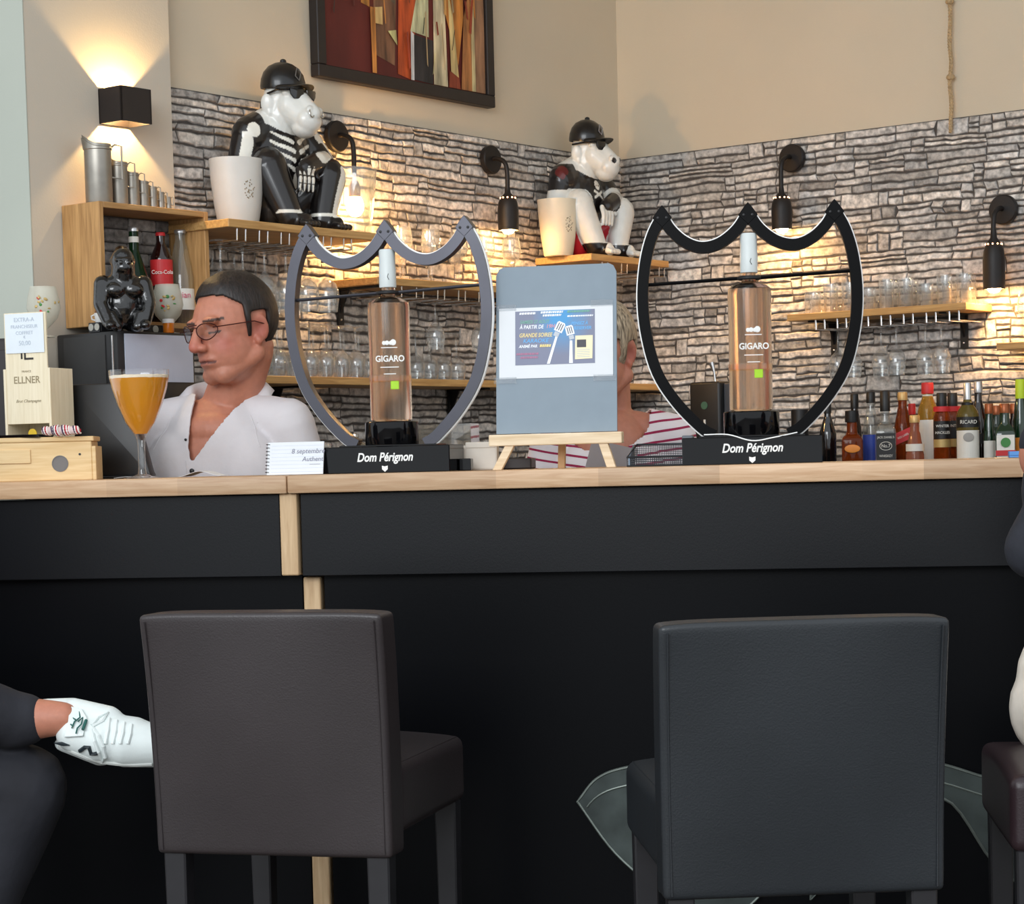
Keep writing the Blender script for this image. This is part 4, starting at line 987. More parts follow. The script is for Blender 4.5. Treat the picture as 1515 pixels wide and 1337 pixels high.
for s_, z, sz in (('EXTRA-A', .332, .012), ('FRANCHISEUR', .318, .010), ('COFFRET', .305, .010), ('€', .296, .008), ('50,00', .284, .013)): text('handwriting', s_, sz, m_faint, note, (0, -D2 - .0018, z), ext=.0002)
b = bm_new(); lathe(b, [(.030, .008), (.030, .09), (0, .09)], 24); lb = tag(obj('label_sleeve', b, m_white, U, smooth=True), 'white bottle sleeve inside the box')
b = bm_new(); lathe(b, [(.010, 0), (.010, .002), (0, .002)], 24, Matrix.Translation((0.002, -.031, .098)) @ Matrix.Rotation(PI / 2, 4, 'X')); obj('yellow_seal', b, mat('seal_yellow', srgb(222, 186, 40), 0.5), U)

# ---------------------------------------------------------------- beer
gx = Cpx(210, .06)
G = thing('beer_glass', 'stemmed goblet of amber beer standing on the bar', 'glass', Cw(gx, .062, TOP), 0)
b = bm_new()
lathe(b, [(.0385, 0), (.0385, .0015), (.022, .004), (.009, .009), (.0075, .02), (.0075, .07), (.010, .083), (.0165, .092), (.030, .112), (.0445, .147), (.055, .180), (.0600, .205), (.0602, .217)], 48, cap1=False)
obj('bowl_and_stem', b, thin_glass('beer_glass', (0.97, 0.97, 0.97), haze=0.008), G, smooth=True)
b = bm_new(); lathe(b, [(0, .0885), (.012, .0895), (.0285, .1125), (.043, .147), (.0537, .180), (.0583, .200), (0, .200)], 48); obj('beer', b, liquid('beer_amber', (0.97, 0.42, 0.02), rough=0.2, ior=1.2, trans=0.4), G, smooth=True)
b = bm_new(); lathe(b, [(.0584, .2002), (.0592, .2055), (.052, .2065), (.03, .2062), (0, .206)], 48)
for v in b.verts: v.co.z += 0.0012 * noise.noise(v.co * 120)
obj('foam', b, mat('foam', srgb(246, 232, 206), 0.8, var=0.05, bump=0.3, bscale=400), G, smooth=True)
# papers
for k, (px, w, lab) in enumerate(((280, .045, 'curled white till receipt lying right of the beer glass'), (178, .03, 'white till receipt lying left of the beer glass'))):
    b = bm_new(); n = 10; rows = [[b.verts.new((-w + 2 * w * i / n, y, .0012 + (.010 * math.sin(PI * i / n) ** 2 if k == 0 else .002 * math.sin(PI * i / n)))) for i in range(n + 1)] for y in (-.03, .03)]
    for i in range(n): b.faces.new((rows[0][i], rows[0][i + 1], rows[1][i + 1], rows[1][i]))
    me = modded(b, [('SOLIDIFY', dict(thickness=.0006))]); tag(obj('receipt', me, m_paper, None, Cw(Cpx(px, .1), .19 - .02 * k, TOP + .0008), ROT_C), lab, 'receipt')
# till screen seen from behind
S_ = thing('till_screen', 'black till screen seen from behind next to the beer', 'screen', Cw(Cpx(178, .27), .27, TOP), ROT_C)
b = bm_new(); prism(b, [(-.10, .004), (.078, .004), (.073, .012), (.028, .195), (.022, .2), (-.10, .2)], -.02, .012, .004); obj('casing', b, mat('till_black', srgb(20, 20, 21), 0.42, var=0.1), S_, smooth=True)
b = bm_new(); prism(b, [(-.095, .02), (.055, .02), (.022, .18), (-.095, .18)], .0122, .014); obj('screen_glass', b, m_blackgloss, S_)
b = bm_new(); box(b, -.06, .05, -.03, .05, 0, .006, .002); obj('foot', b, m_black, S_)
b = bm_new(); box(b, -.095, .095, -.03, .03, 0, .305, .006); box(b, -.085, .085, -.032, -.029, .03, .28, .001, 1); tag(obj('card_printer', b, mat('printer_black', srgb(34, 28, 28), 0.45), None, Cw(Cpx(10, .32), .32, TOP), ROT_C), 'tall black receipt printer behind the champagne box', 'printer')

# ---------------------------------------------------------------- small things behind the displays
b = bm_new(); lathe(b, [(.046, 0), (.047, .002), (.0465, .022), (.041, .044), (.028, .058), (.012, .065), (.005, .066), (.004, .070), (.008, .074), (.007, .080), (0, .082)], 36)
tag(obj('cloche', b, mat('steel_dome', srgb(170, 172, 170), 0.16, 0.95, var=0.05), None, Cw(Cpx(527, .28), .28, TOP), 0, smooth=True), 'polished domed cloche behind the silver-grey display frame', 'cloche')
b = bm_new(); lathe(b, [(.032, 0), (.034, .003), (.036, .05), (.030, .06)], 30, cap1=False); lathe(b, [(.029, .06), (.034, .048), (.032, .006), (0, .006)], 30, cap0=False)
jar = thing('glass_jar', 'clear glass jar of green leaves behind the silver-grey display', 'jar', Cw(Cpx(468, .28), .28, TOP), 0); obj('jar_glass', b, m_glass2, jar, smooth=True)
for k in range(6):
    b = bm_new(); ell(b, (.014 * math.cos(k * 1.05), .014 * math.sin(k * 1.05), .012 + .004 * (k % 3)), (.011, .006, .003), (.3 * k, .2, k)); obj('leaf', b, mat('leaf_green', srgb(70, 110, 50), 0.5), jar, smooth=True)
ax = Cpx(662, .27)
Ac = thing('acrylic_case', 'clear acrylic case behind the silver-grey display', 'case', Cw(ax, .27, TOP), ROT_C)
for a in ((-.06, .06, -.04, -.037, 0, .095), (-.06, .06, .037, .04, 0, .095), (-.06, -.057, -.037, .037, 0, .095), (.057, .06, -.037, .037, 0, .095)):
    b = bm_new(); box(b, *a); obj('pane', b, thin_glass('acrylic', (0.86, 0.84, 0.80), f0=1.6), Ac)
b = bm_new(); box(b, -.035, .035, -.02, .02, 0, .05, .004); box(b, -.028, .032, -.022, -.018, .044, .056, .002); tag(obj('napkin_stack', b, mat('napkins', srgb(226, 218, 206), 0.85, var=0.04), None, Cw(Cpx(712, .17), .17, TOP), ROT_C + R(6)), 'stack of cream napkins left of the easel', 'napkins')
b = bm_new(); box(b, -.065, .065, -.025, .025, 0, .022, .003); tag(obj('menu_box', b, mat('dark_brown_box', srgb(52, 42, 40), 0.4), None, Cw(Cpx(738, .2), .235, TOP), ROT_C), 'low dark brown box behind the easel legs', 'box')
b = bm_new(); box(b, -.012, .012, -.012, .012, 0, .024, .002); tag(obj('tray_end', b, m_blackgloss, None, Cw(Cpx(690, .1), .1, TOP), ROT_C), 'small glossy black block right of the silver-grey display base', 'block')
b = bm_new(); box(b, -.06, .06, -.05, .05, 0, .004, .0015); box(b, -.06, .06, -.05, -.047, .004, .012, .001); box(b, -.06, -.057, -.047, .05, .004, .012, .001)
tag(obj('blue_tray', b, mat('tray_blue', srgb(80, 140, 206), 0.4), None, Cw(Cpx(1541, .12), .12, TOP), ROT_C), 'shallow light blue tray on the bar before the green bottle', 'tray')
# ================================================================ spirit bottles on the back worktop
ZW = 1.03
def sp(px, ytop, wpx, off, label, glass, cap, **kw):
    q = B(px, ytop, off); k = (CORNER + dR * q.x + nB * off).y / F_PX
    return bottle(label, Bw(q.x, off, ZW), q.z - ZW, wpx * k / 2, glass, cap, rot=R(-8), **kw)
g_clr = thin_glass('spirit_clear', (0.8, 0.84, 0.84), f0=1.5)
p_copper = mat('cap_copper', srgb(150, 84, 48), 0.35, 0.5); p_wood = mat('cap_gold', srgb(206, 170, 110), 0.4, 0.3)
sp(1224, 590, 25, .24, 'matt black liqueur bottle behind the black-framed display', g_dark, p_black, neck_r=.009, capcol_h=.04)
d2 = sp(1260, 607, 33, .26, 'amber decanter with a wide black stopper and orange oval label', g_amber, p_black, neck_r=.014, capcol_h=.032, square=True, shoulder=.62, neck=.7, capr=1.3)
b = bm_new(); ell(b, (0, -.0325, .106), (.021, .0012, .011)); obj('oval_label', b, p_orange, d2, smooth=True)
sp(1264, 583, 20, .12, 'dark slim bottle behind the amber decanter', g_brown, p_black, neck_r=.010, capcol_h=.04)
sp(1288, 580, 25, .14, 'clear gin bottle with a blue label beside the black-labelled whiskey', g_clr, p_black, neck_r=.011, capcol_h=.03, labels=((.08, .55, p_blue),))
jd = sp(1309, 578, 33, .25, 'square whiskey bottle with a black and white label', g_clr, p_black, neck_r=.012, capcol_h=.055, square=True, shoulder=.58, neck=.68, labels=((.06, .56, p_black),))
text('lettering', "JACK DANIEL'S", .0085, p_white, jd, (0, -.0306, .134), sx=.8); text('lettering', 'No.7', .013, p_white, jd, (0, -.0306, .111), sx=.9); text('lettering', 'WHISKEY', .010, p_white, jd, (0, -.0306, .084), sx=.85)
b = bm_new(); tube(b, [(.016 * math.cos(2 * PI * k / 20), -.0304, .111 + .011 * math.sin(2 * PI * k / 20)) for k in range(20)], .0008, 5, closed=True); obj('label_ring', b, p_white, jd)
jw = sp(1335, 580, 27, .16, 'amber whisky bottle with a slanted red label and gold cap', g_amber, p_wood, neck_r=.012, capcol_h=.022, shoulder=.6, neck=.8)
b = bm_new(); prism(b, [(-.021, .112), (.021, .130), (.021, .162), (-.021, .144)], -.0272, -.0262); obj('slanted_label', b, p_red, jw); text('lettering', 'RED LABEL', .008, p_white, jw, (0, -.0276, .137), rot=(PI / 2, R(-25), 0), sx=.85)
b = bm_new()
sp(1353, 614, 27, .27, 'small pink liqueur bottle with a round gold cap', g_pink, p_wood, neck_r=.012, capcol_h=.02, shoulder=.45, neck=.74, labels=((.5, .6, p_white),))
sp(1349, 597, 17, .10, 'slim bottle with a pink-red cap behind the pink liqueur', g_brown, p_red, neck_r=.009, capcol_h=.03)
tq = sp(1372, 566, 29, .15, 'golden tequila bottle with a red hat-shaped cap', g_gold, p_red, neck_r=.013, capcol_h=.03, shoulder=.72, neck=.84, labels=((.02, .64, p_white), (.86, .885, p_white)), capr=1.25)
lab_w = ((.51, .70, p_black), (.42, .505, p_gold))
sp(1393, 581, 25, .27, 'whisky bottle with a black label beside the golden tequila', g_amber, p_black, neck_r=.012, capcol_h=.036, labels=lab_w + ((.80, .855, p_red),), words=(('WINTER', .645, .010, p_white), ('HACKLES', .575, .010, p_white)), shoulder=.72, neck=.83)
sp(1409, 581, 23, .15, 'whisky bottle with a black label behind the anise bottle', g_amber, p_black, neck_r=.012, capcol_h=.036, labels=lab_w + ((.80, .855, p_red),), words=(('WINTER', .645, .010, p_white),), shoulder=.72, neck=.83)
rc = sp(1431, 566, 33, .28, 'anise bottle with black band label and steel pourer', col_glass('anise_yellow', srgb(120, 104, 50), .4), p_silver, neck_r=.010, capcol_h=.055, shoulder=.68, neck=.8, labels=((.57, .67, p_black), (.22, .54, p_white)), words=(('RICARD', .62, .0135, p_white),), capr=1.0)
b = bm_new(); lathe(b, [(.012, .205), (.0155, .207), (.0155, .218), (.011, .22)], 20); obj('pourer_ring', b, p_black, rc, smooth=True)
b = bm_new(); ell(b, (0, -.0302, .128), (.014, .0012, .012)); obj('label_vignette', b, mat('vignette_grey', srgb(160, 156, 150), 0.6), rc, smooth=True)
sp(1447, 564, 27, .14, 'tall dark brown bottle behind the anise bottle', g_brown, p_silver, neck_r=.010, capcol_h=.03, labels=((.4, .5, p_black),))
sp(1463, 597, 16, .26, 'slim bottle with a copper cap and red and white label', g_jgreen, p_copper, neck_r=.010, capcol_h=.026, labels=((.05, .55, p_white), (.15, .24, p_red)))
for px, off, lab in ((1486, .28, 'square green herbal liqueur bottle with a red and white label'), (1474, .14, 'green herbal liqueur bottle behind the one with the stag roundel')):
    jg = sp(px, 597 if off > .2 else 600, 31 if off > .2 else 26, off, lab, g_jgreen, p_copper, neck_r=.012, capcol_h=.024, square=True, shoulder=.64, neck=.76, labels=((.03, .62, p_white),))
    if off > .2:
        b = bm_new(); box(b, -.025, .025, -.0295, -.0285, .078, .092); obj('red_band', b, p_red, jg)
        b = bm_new(); lathe(b, [(.0125, 0), (.0125, .0008), (0, .0008)], 24, Matrix.Translation((0, -.0283, .112)) @ Matrix.Rotation(PI / 2, 4, 'X')); obj('roundel', b, p_greentxt, jg)
sp(1509, 561, 22, .2, 'green bottle with a lime yellow capsule at the shelf end', g_jgreen, p_lime, neck_r=.011, capcol_h=.05, labels=((.2, .45, p_orange),))
sp(1500, 597, 18, .1, 'slim bottle with a copper cap behind the herbal liqueur', g_brown, p_copper, neck_r=.010, capcol_h=.026)
# soda machine, kettle-like pourer
q0, q1 = B(1036, 566, .2), B(1081, 566, .2)
so = thing('coffee_grinder', 'tall black coffee grinder with a green badge behind the bar', 'grinder', Bw((q0.x + q1.x) / 2, .2, ZW), ROT_B)
w_ = (q1.x - q0.x) / 2; h_ = q0.z - ZW
b = bm_new(); box(b, -w_, w_, -.06, .06, 0, h_, .008, 3); obj('housing', b, m_black, so, smooth=True)
b = bm_new(); lathe(b, [(.011, 0), (.011, .002), (0, .002)], 20, Matrix.Translation((0, -.06, h_ * .78)) @ Matrix.Rotation(PI / 2, 4, 'X')); obj('badge', b, mat('badge_green', srgb(70, 104, 84), 0.4), so)
b = bm_new(); box(b, -.003, .003, -.062, -.0595, h_ * .45, h_ * .65); obj('switch', b, m_white, so)
b = bm_new(); box(b, w_ + .001, w_ + .022, -.04, .05, 0, h_ * .98, .003); obj('side_column', b, mat('grinder_grey', srgb(70, 72, 78), 0.4), so)
b = bm_new(); tube(b, [(.0, 0, h_), (-.004, 0, h_ + .03), (-.012, 0, h_ + .055)], [.003, .004, .009], 10); obj('lever', b, m_chrome, so, smooth=True)
q = B(1183, 606, .2)
pr = thing('portafilter', 'small black and steel portafilter beside the black-framed display', 'portafilter', Bw(q.x, .2, ZW), ROT_B)
b = bm_new(); lathe(b, [(.022, 0), (.022, .06), (.012, .065), (.012, .11), (.024, .115), (.024, q.z - ZW), (0, q.z - ZW)], 24); obj('cup', b, m_black, pr, smooth=True)
b = bm_new(); tube(b, [(.02, 0, .13), (.05, -.01, .12), (.075, -.015, .09)], .007, 8); obj('handle', b, m_black, pr)
b = bm_new(); box(b, -.05, -.03, -.012, .012, .0, .122, .002); obj('steel_spout', b, m_chrome, pr)

# ================================================================ appliance and things under the crate
so0 = ca - .004
ap = thing('bar_appliance', 'black bar appliance with a pale blue-white front under the crate', 'appliance', CORNER, ROT_A)
AO = 0.24; az1 = A(180, 489, AO).z; s_r = A(287, 492, AO).x; s_l = A(172, 489, AO).x
b = bm_new(); box(b, s_l, s_r, -AO, -.045, .0, az1, .004); obj('casing', b, mat('appliance_black', srgb(34, 34, 35), 0.4, var=0.1), ap, smooth=True)
b = bm_new(); box(b, s_l + .022, s_r - .008, -AO - .0025, -AO + .001, az1 - .11, az1 - .006); obj('front_panel', b, mat('appliance_panel', srgb(190, 198, 214), 0.25, var=0.02), ap)
b = bm_new(); box(b, s_l - .0025, s_l + .001, -AO + .035, -.07, az1 - .16, az1 - .008); obj('side_panel', b, mat('appliance_side', srgb(50, 49, 48), 0.5), ap)
b = bm_new(); tube(b, [(s_l - .002, -AO + .012, az1 - .01), (s_l - .002, -AO + .012, az1 - .2)], .0022, 6); obj('chrome_strip', b, m_chrome, ap)
# holder with round openings, plant cup, snifters, small gorilla
hz = az1
hs0, hs1 = A(112, 465, .12).x, A(228, 470, .16).x
hold = thing('capsule_rack', 'low black rack with round pale openings on the appliance', 'rack', CORNER, ROT_A)
b = bm_new(); box(b, s_l + .004, s_l + .2, -.188, -.150, hz, hz + .020, .002); obj('body', b, m_black, hold)
for k in range(4):
    b = bm_new(); lathe(b, [(.0085, 0), (.0085, .001), (.0, .0012)], 22, Matrix.Translation((s_l + .03 + k * .045, -.188, hz + .0105)) @ Matrix.Rotation(PI / 2, 4, 'X')); obj('round_opening', b, mat('opening_pale', srgb(176, 174, 164), 0.5), hold)
b = bm_new(); box(b, s_l - .0, s_l + .003, -.187, -.152, hz, hz + .021); obj('end_cap', b, m_black, hold)
for k in range(2):
    b = bm_new(); lathe(b, [(.0078, 0), (.0078, .001), (.0, .0012)], 22, Matrix.Translation((s_l - .0, -.160 - k * .019, hz + .011)) @ Matrix.Rotation(-PI / 2, 4, 'Y')); obj('round_opening', b, MATS['opening_pale'], hold)
pw = A(121, 452, .19)
cup = thing('espresso_cup', 'small white cup holding a brown cake on the rack', 'cup', Aw(s_l + .02, .172, hz + .021), 0)
b = bm_new(); lathe(b, [(.012, 0), (.0135, .002), (.0155, .021)], 24, cap1=False); lathe(b, [(.0145, .021), (.012, .004), (0, .004)], 24, cap0=False); obj('cup_body', b, m_white, cup, smooth=True)
b = bm_new(); tube(b, [(-.014, 0, .018), (-.022, 0, .015), (-.021, 0, .008), (-.013, 0, .005)], .0018, 6); obj('handle', b, m_white, cup)
b = bm_new(); lathe(b, [(.0138, .016), (.0135, .026), (.009, .034), (0, .037)], 20); obj('cake', b, mat('cake_brown', srgb(112, 66, 44), 0.8, var=0.25, scale=200, bump=0.4), cup, smooth=True)
m_frost = thin_glass('frosted_glass', (0.90, 0.90, 0.86), rough=0.3)
def frosty():
    m = bpy.data.materials.new('frosted_goblet'); nt, bb = nodes_of(m); N, L = nt.nodes, nt.links
    bb.inputs['Base Color'].default_value = (*srgb(206, 204, 188), 1); bb.inputs['Roughness'].default_value = .35; bb.inputs['Alpha'].default_value = .62
    return m
m_frosty = frosty()
def snifter(label, px, py0, off, wpx, zb, loc=None):
    q = A(px, py0, off); k = (Aw(q.x, off, 0)).y / F_PX; r_ = wpx * k / 2; H = q.z - zb
    if loc is not None: H = at(px, py0, loc.y).z - zb; r_ = wpx * loc.y / F_PX / 2
    S = thing('snifter', label, 'glass', loc if loc is not None else Aw(q.x, off, zb), ROT_A - R(40))
    b = bm_new(); lathe(b, [(r_ * .65, 0), (r_ * .65, .002), (.006, .006), (.005, H * .16), (r_ * .35, H * .22), (r_ * .8, H * .38), (r_, H * .58), (r_ * .92, H * .78), (r_ * .74, H)], 36, cap1=False); obj('bowl', b, m_frosty, S, smooth=True)
    rn = random.Random(px)
    for k in range(14):
        a = rn.gauss(0, .32); z = H * rn.uniform(.45, .78); c = p_gold if k % 3 else (p_red if k % 2 else p_greentxt)
        b = bm_new(); ell(b, (r_ * 1.0 * math.sin(a), -r_ * 1.0 * math.cos(a), z), (rn.uniform(.002, .005), .0012, rn.uniform(.0015, .004)), (0, rn.uniform(-1, 1), a), u=8, v=6); obj('gilt_emblem', b, c, S)
    return S
pz = Cw(Cpx(74, .32), .32, TOP + .305)
snifter('frosted snifter with a gilt emblem behind the champagne box', 74, 424, .30, 50, TOP + .305, pz)
snifter('frosted snifter with a gilt emblem right of the black gorilla', 247, 421, .2, 46, az1)
jr = thing('honey_jar', 'small jar of amber honey with a white lid on the appliance', 'jar', Aw(A(249, 478, .228).x, .228, az1), 0)
b = bm_new(); lathe(b, [(.0115, 0), (.0125, .002), (.0125, .022), (0, .022)], 20); obj('honey', b, mat('honey', srgb(206, 116, 30), 0.15, coat=.5), jr, smooth=True)
b = bm_new(); lathe(b, [(.0135, .022), (.0135, .031), (0, .032)], 20); obj('lid', b, m_white, jr, smooth=True)
# ================================================================ bar stools
def leather(name, col, rough=0.38):
    m = mat(name, col, rough, var=0.12, scale=5, spec=0.5, bump=0.12, bscale=330); return m
def stool(label, loc, rot, lm, legm, seam=True):
    S = thing('bar_stool', label, 'stool', loc, rot)
    Wb = .21
    # backrest, a padded slab that runs down over the back of the seat
    t = bm_new(); box(t, -Wb, Wb, 0, .075, .476, .889)
    bmesh.ops.subdivide_edges(t, edges=t.edges, cuts=7, use_grid_fill=True)
    me = modded(t, [('BEVEL', dict(width=.016, segments=4, limit_method='ANGLE', angle_limit=R(50))), ('SUBSURF', dict(levels=1, render_levels=1))])
    P = vcoords(me).copy(); z = (P[:, 2] - .476) / .413
    P[:, 1] += -.012 * np.sin(z * PI) * (P[:, 1] < .04) * (1 - (P[:, 0] / Wb) ** 2)
    P[:, 1] -= .035 * np.clip(z, 0, 1) ** 2
    P[:, 2] -= .004 * np.abs(P[:, 0] / Wb) ** 6 * (z > .9)
    P[:, 0] *= 1 + .02 * z
    set_coords(me, P); bk = obj('backrest', me, lm, S, smooth='all')
    if seam:
        for sx in (-1, 1):
            b = bm_new(); tube(b, [(sx * (Wb - .012) * (1 + .02 * k / 12), -.0012 - .035 * (k / 12) ** 2, .484 + .39 * k / 12) for k in range(13)], .0016, 6); obj('seam', b, lm, bk)
    # seat cushion
    t = bm_new(); box(t, -Wb, Wb, .06, .45, .505, .625)
    bmesh.ops.subdivide_edges(t, edges=t.edges, cuts=5, use_grid_fill=True)
    me = modded(t, [('BEVEL', dict(width=.018, segments=4, limit_method='ANGLE', angle_limit=R(50))), ('SUBSURF', dict(levels=1, render_levels=1))])
    P = vcoords(me).copy(); P[:, 2] += .012 * (P[:, 2] > .6) * (1 - (P[:, 0] / Wb) ** 2); set_coords(me, P)
    st = obj('seat', me, lm, S, smooth='all')
    for sx in (-1, 1):
        for dz in (.618, .600):
            b = bm_new(); tube(b, [(sx * (Wb - .003 if dz < .61 else Wb - .012), .08 + .035 * k, dz + (.0 if dz < .61 else .006)) for k in range(11)], .0016, 6); obj('seam', b, lm, st)
    for lx, ly in ((-1, .03), (1, .03), (-1, .42), (1, .42)):
        b = bm_new(); t = bm_new(); box(t, -.02, .02, -.02, .02, 0, .51, .003, 1)
        for v in t.verts:
            k = 1 - .25 * (1 - v.co.z / .51); v.co.x *= k; v.co.y *= k
        merge(b, t, Matrix.Translation((lx * (Wb - .028), ly, 0))); obj('leg', b, legm, S)
    for ly in (.03, .42):
        b = bm_new(); box(b, -Wb + .045, Wb - .045, ly - .01, ly + .01, .17 if ly > .1 else .12, .2 if ly > .1 else .15, .002, 1); obj('stretcher', b, legm, S)
    return S
l_brown = leather('leather_brown', srgb(48, 42, 43)); l_black = leather('leather_black', srgb(33, 37, 41)); l_wine = leather('leather_wine', srgb(44, 30, 34))
leg_d = mat('leg_dark', srgb(34, 33, 36), 0.4, var=0.1)
p = at(1188, 1115, 3.2); stool('black leather bar stool standing before the steel emblem', (p.x, p.y, 0), R(4), l_black, leg_d)
p = at(397, 1080, 3.64); stool('dark brown leather bar stool before the wooden bar post', (p.x, p.y, 0), R(-15), l_brown, leg_d)
p = at(1478, 1125, 3.5); stool('dark wine-brown leather stool the cream-clad person sits on', (p.x + .45, p.y, 0), R(84), l_wine, leg_d)
# ================================================================ gorilla figures
def gorilla_body(voxel=0.003):
    b = bm_new()
    ell(b, (0, .03, .13), (.098, .068, .13)); ell(b, (0, .024, .205), (.118, .064, .075)); ell(b, (0, .01, .25), (.08, .055, .045)); ell(b, (0, .0, .17), (.07, .06, .09))
    ell(b, (0, .035, .05), (.10, .065, .055))
    capsule(b, (0, .02, .24), (0, -.012, .29), .062, .058)                          # neck
    ell(b, (0, -.010, .318), (.056, .062, .062)); ell(b, (0, -.045, .300), (.051, .050, .050))
    capsule(b, (0, -.05, .296), (0, -.092, .268), .050, .038); ell(b, (0, -.104, .264), (.038, .034, .033)); ell(b, (0, -.088, .246), (.036, .036, .024)); capsule(b, (0, -.07, .315), (0, -.125, .278), .026, .020)
    for s in (-1, 1):
        ell(b, (s * .016, -.128, .284), (.013, .010, .011))                          # nostrils
        ell(b, (s * .062, -.008, .306), (.008, .019, .025), (0, s * .15, s * -.45))     # ears
        ell(b, (s * .058, -.010, .287), (.008, .012, .012))
    ell(b, (0, -.058, .33), (.05, .022, .016))                                      # brow
    for s in (-1, 1): capsule(b, (s * .02, .03, .258), (s * .098, .028, .228), .05, .05)
    ell(b, (-.06, -.005, .085), (.046, .055, .09)); ell(b, (.06, -.005, .08), (.046, .055, .08))
    chain(b, [(-.098, .03, .232), (-.128, .03, .165), (-.145, .012, .125)], [.046, .038, .032])
    chain(b, [(.098, .02, .232), (.122, -.028, .172), (.060, -.072, .168), (.0, -.088, .150)], [.046, .036, .029, .024])
    for k in range(4): chain(b, [(.012 - .015 * k, -.092, .145), (.008 - .016 * k, -.104, .122), (.006 - .016 * k, -.102, .095)], [.0085, .0075, .0062])
    capsule(b, (.022, -.085, .15), (.034, -.098, .128), .0085, .007)
    chain(b, [(-.05, .02, .065), (-.088, -.035, .150), (-.062, -.085, .032)], [.064, .050, .036])
    chain(b, [(.05, .02, .065), (.100, -.075, .138), (.062, -.085, .032)], [.062, .047, .035])
    for s, tx in ((-1, -.046), (1, .075)):
        chain(b, [(s * .062, -.07, .020), (tx, -.125, .017)], [.024, .022])
        for k in range(4): capsule(b, (tx - .018 + .012 * k, -.135, .013), (tx - .02 + .0135 * k, -.155, .010), .0095, .0085)
    return remesh(b, voxel, 5)
def cap_parts(par, logo_mat):
    m = Matrix.Translation((0, -.006, .350)) @ Matrix.Rotation(R(6), 4, 'X') @ Matrix.Diagonal((.90, .94, .95, 1))
    b = bm_new(); lathe(b, [(.0665, -.006), (.068, 0), (.0665, .018), (.060, .036), (.046, .052), (.026, .062), (.008, .066), (0, .066)], 36, m, cap0=False); lathe(b, [(.0665, -.006), (.06, .0), (.055, .03), (0, .05)], 36, m, cap0=False)
    cp = obj('cap', b, mat('cap_black', srgb(17, 16, 17), 0.32, var=0.1, coat=.3), par, smooth=True)
    b = bm_new(); ell(b, (0, -.010, .414), (.009, .009, .006)); obj('cap_button', b, MATS['cap_black'], cp, smooth=True)
    b = bm_new(); n = 14; top, bot = [], []
    outer = [(.058 * math.sin(R(a)), -.008 - .058 * math.cos(R(a)) ) for a in np.linspace(-68, 68, n)]
    brim = [(.060 * math.sin(R(a)), -.012 - .062 * math.cos(R(a)) - .045 * max(0, math.cos(R(a * 1.3)))) for a in np.linspace(-68, 68, n)]
    v0 = [b.verts.new((x, y, .351)) for x, y in outer]; v1 = [b.verts.new((x, y, .348 - .25 * x * x / .06)) for x, y in brim]
    for i in range(n - 1): b.faces.new((v0[i], v0[i + 1], v1[i + 1], v1[i]))
    obj('cap_brim', modded(b, [('SOLIDIFY', dict(thickness=.004, offset=0)), ('SUBSURF', dict(levels=1, render_levels=1))]), MATS['cap_black'], cp, smooth=True)
    b = bm_new(); tube(b, [(-.012, -.0695, .372), (0, -.072, .362), (.010, -.069, .382), (-.002, -.0655, .392), (-.012, -.0695, .372)], .0016, 6); obj('cap_emblem', b, logo_mat, cp)
    return cp
def bucket(par, c, r, h, material):
    x, y = c
    b = bm_new(); T = Matrix.Translation((x, y, 0))
    lathe(b, [(r * .68, 0), (r * .72, .003), (r * .86, h * .35), (r * .96, h * .72), (r, h)], 40, T, cap1=False); lathe(b, [(r * .95, h), (r * .9, h * .72), (r * .8, h * .35), (r * .66, .006), (0, .006)], 40, T, cap0=False)
    bk = obj('ice_bucket', b, material, par, smooth=True)
    rn = random.Random(3); gold = mat('bucket_crest', srgb(150, 136, 112), 0.5, 0.2)
    d0 = math.atan2(-.55, -.35)
    for k in range(34):
        a = rn.uniform(0, 2 * PI); rr = .022 * math.sqrt(rn.random()); uu, zz = rr * math.cos(a) * .8, h * .56 + rr * math.sin(a) * 1.15
        ang = d0 + uu / r + .35
        rad = r * (0.86 + .1 * (zz / h - .35) / .37 if zz / h < .72 else .96) + .0003
        bb = bm_new(); ell(bb, (x + rad * math.cos(ang), y + rad * math.sin(ang), zz), (.0016, .0016, .0018), u=6, v=5); obj('crest_dot', bb, gold, bk)
    return bk
cW, cK, cR_, cSk = np.array(srgb(226, 226, 220)), np.array(srgb(24, 20, 20)), np.array(srgb(196, 24, 40)), np.array(srgb(238, 234, 222))
me1 = gorilla_body(0.0026)
Pm = vcoords(me1).copy(); Nn = vnormals(me1).copy()
me2 = me1.copy()
# ---- skeleton paint
col = np.tile(cK, (len(Pm), 1)).astype(np.float32)
head = ((Pm[:, 2] > .262 + .8 * np.clip(Pm[:, 1] + .01, -.5, 1)) & (Pm[:, 1] < .06) & (np.abs(Pm[:, 0]) < .08)) | ((Pm[:, 1] < -.062) & (Pm[:, 2] > .222))
def near(a, b_, r, front=True, r2=None):
    d, t = seg_dist(Pm * np.array([1, .35, 1], np.float32), np.array(a) * np.array([1, .35, 1]), np.array(b_) * np.array([1, .35, 1]))
    rad = r if r2 is None else r + (r2 - r) * t
    ok = d < rad
    if front: ok &= (Nn[:, 1] < .25)
    return ok
bones = np.zeros(len(Pm), bool)
for k, z in enumerate((.228, .205, .182, .160)):
    w = (.066, .07, .064, .05)[k]
    for s in (-1, 1):
        bones |= near((s * .012, -.05, z - .012), (s * w, -.03, z + .010), .0062, True, .0035) & (np.abs(Pm[:, 0]) < .085) & (Pm[:, 1] < .02)
bones |= near((0, -.06, .222), (0, -.06, .222), .004) & (Pm[:, 1] < 0)
bones |= near((0, -.05, .13), (0, -.05, .10), .014) & (Pm[:, 1] > -.075) & (Nn[:, 1] < -.2)
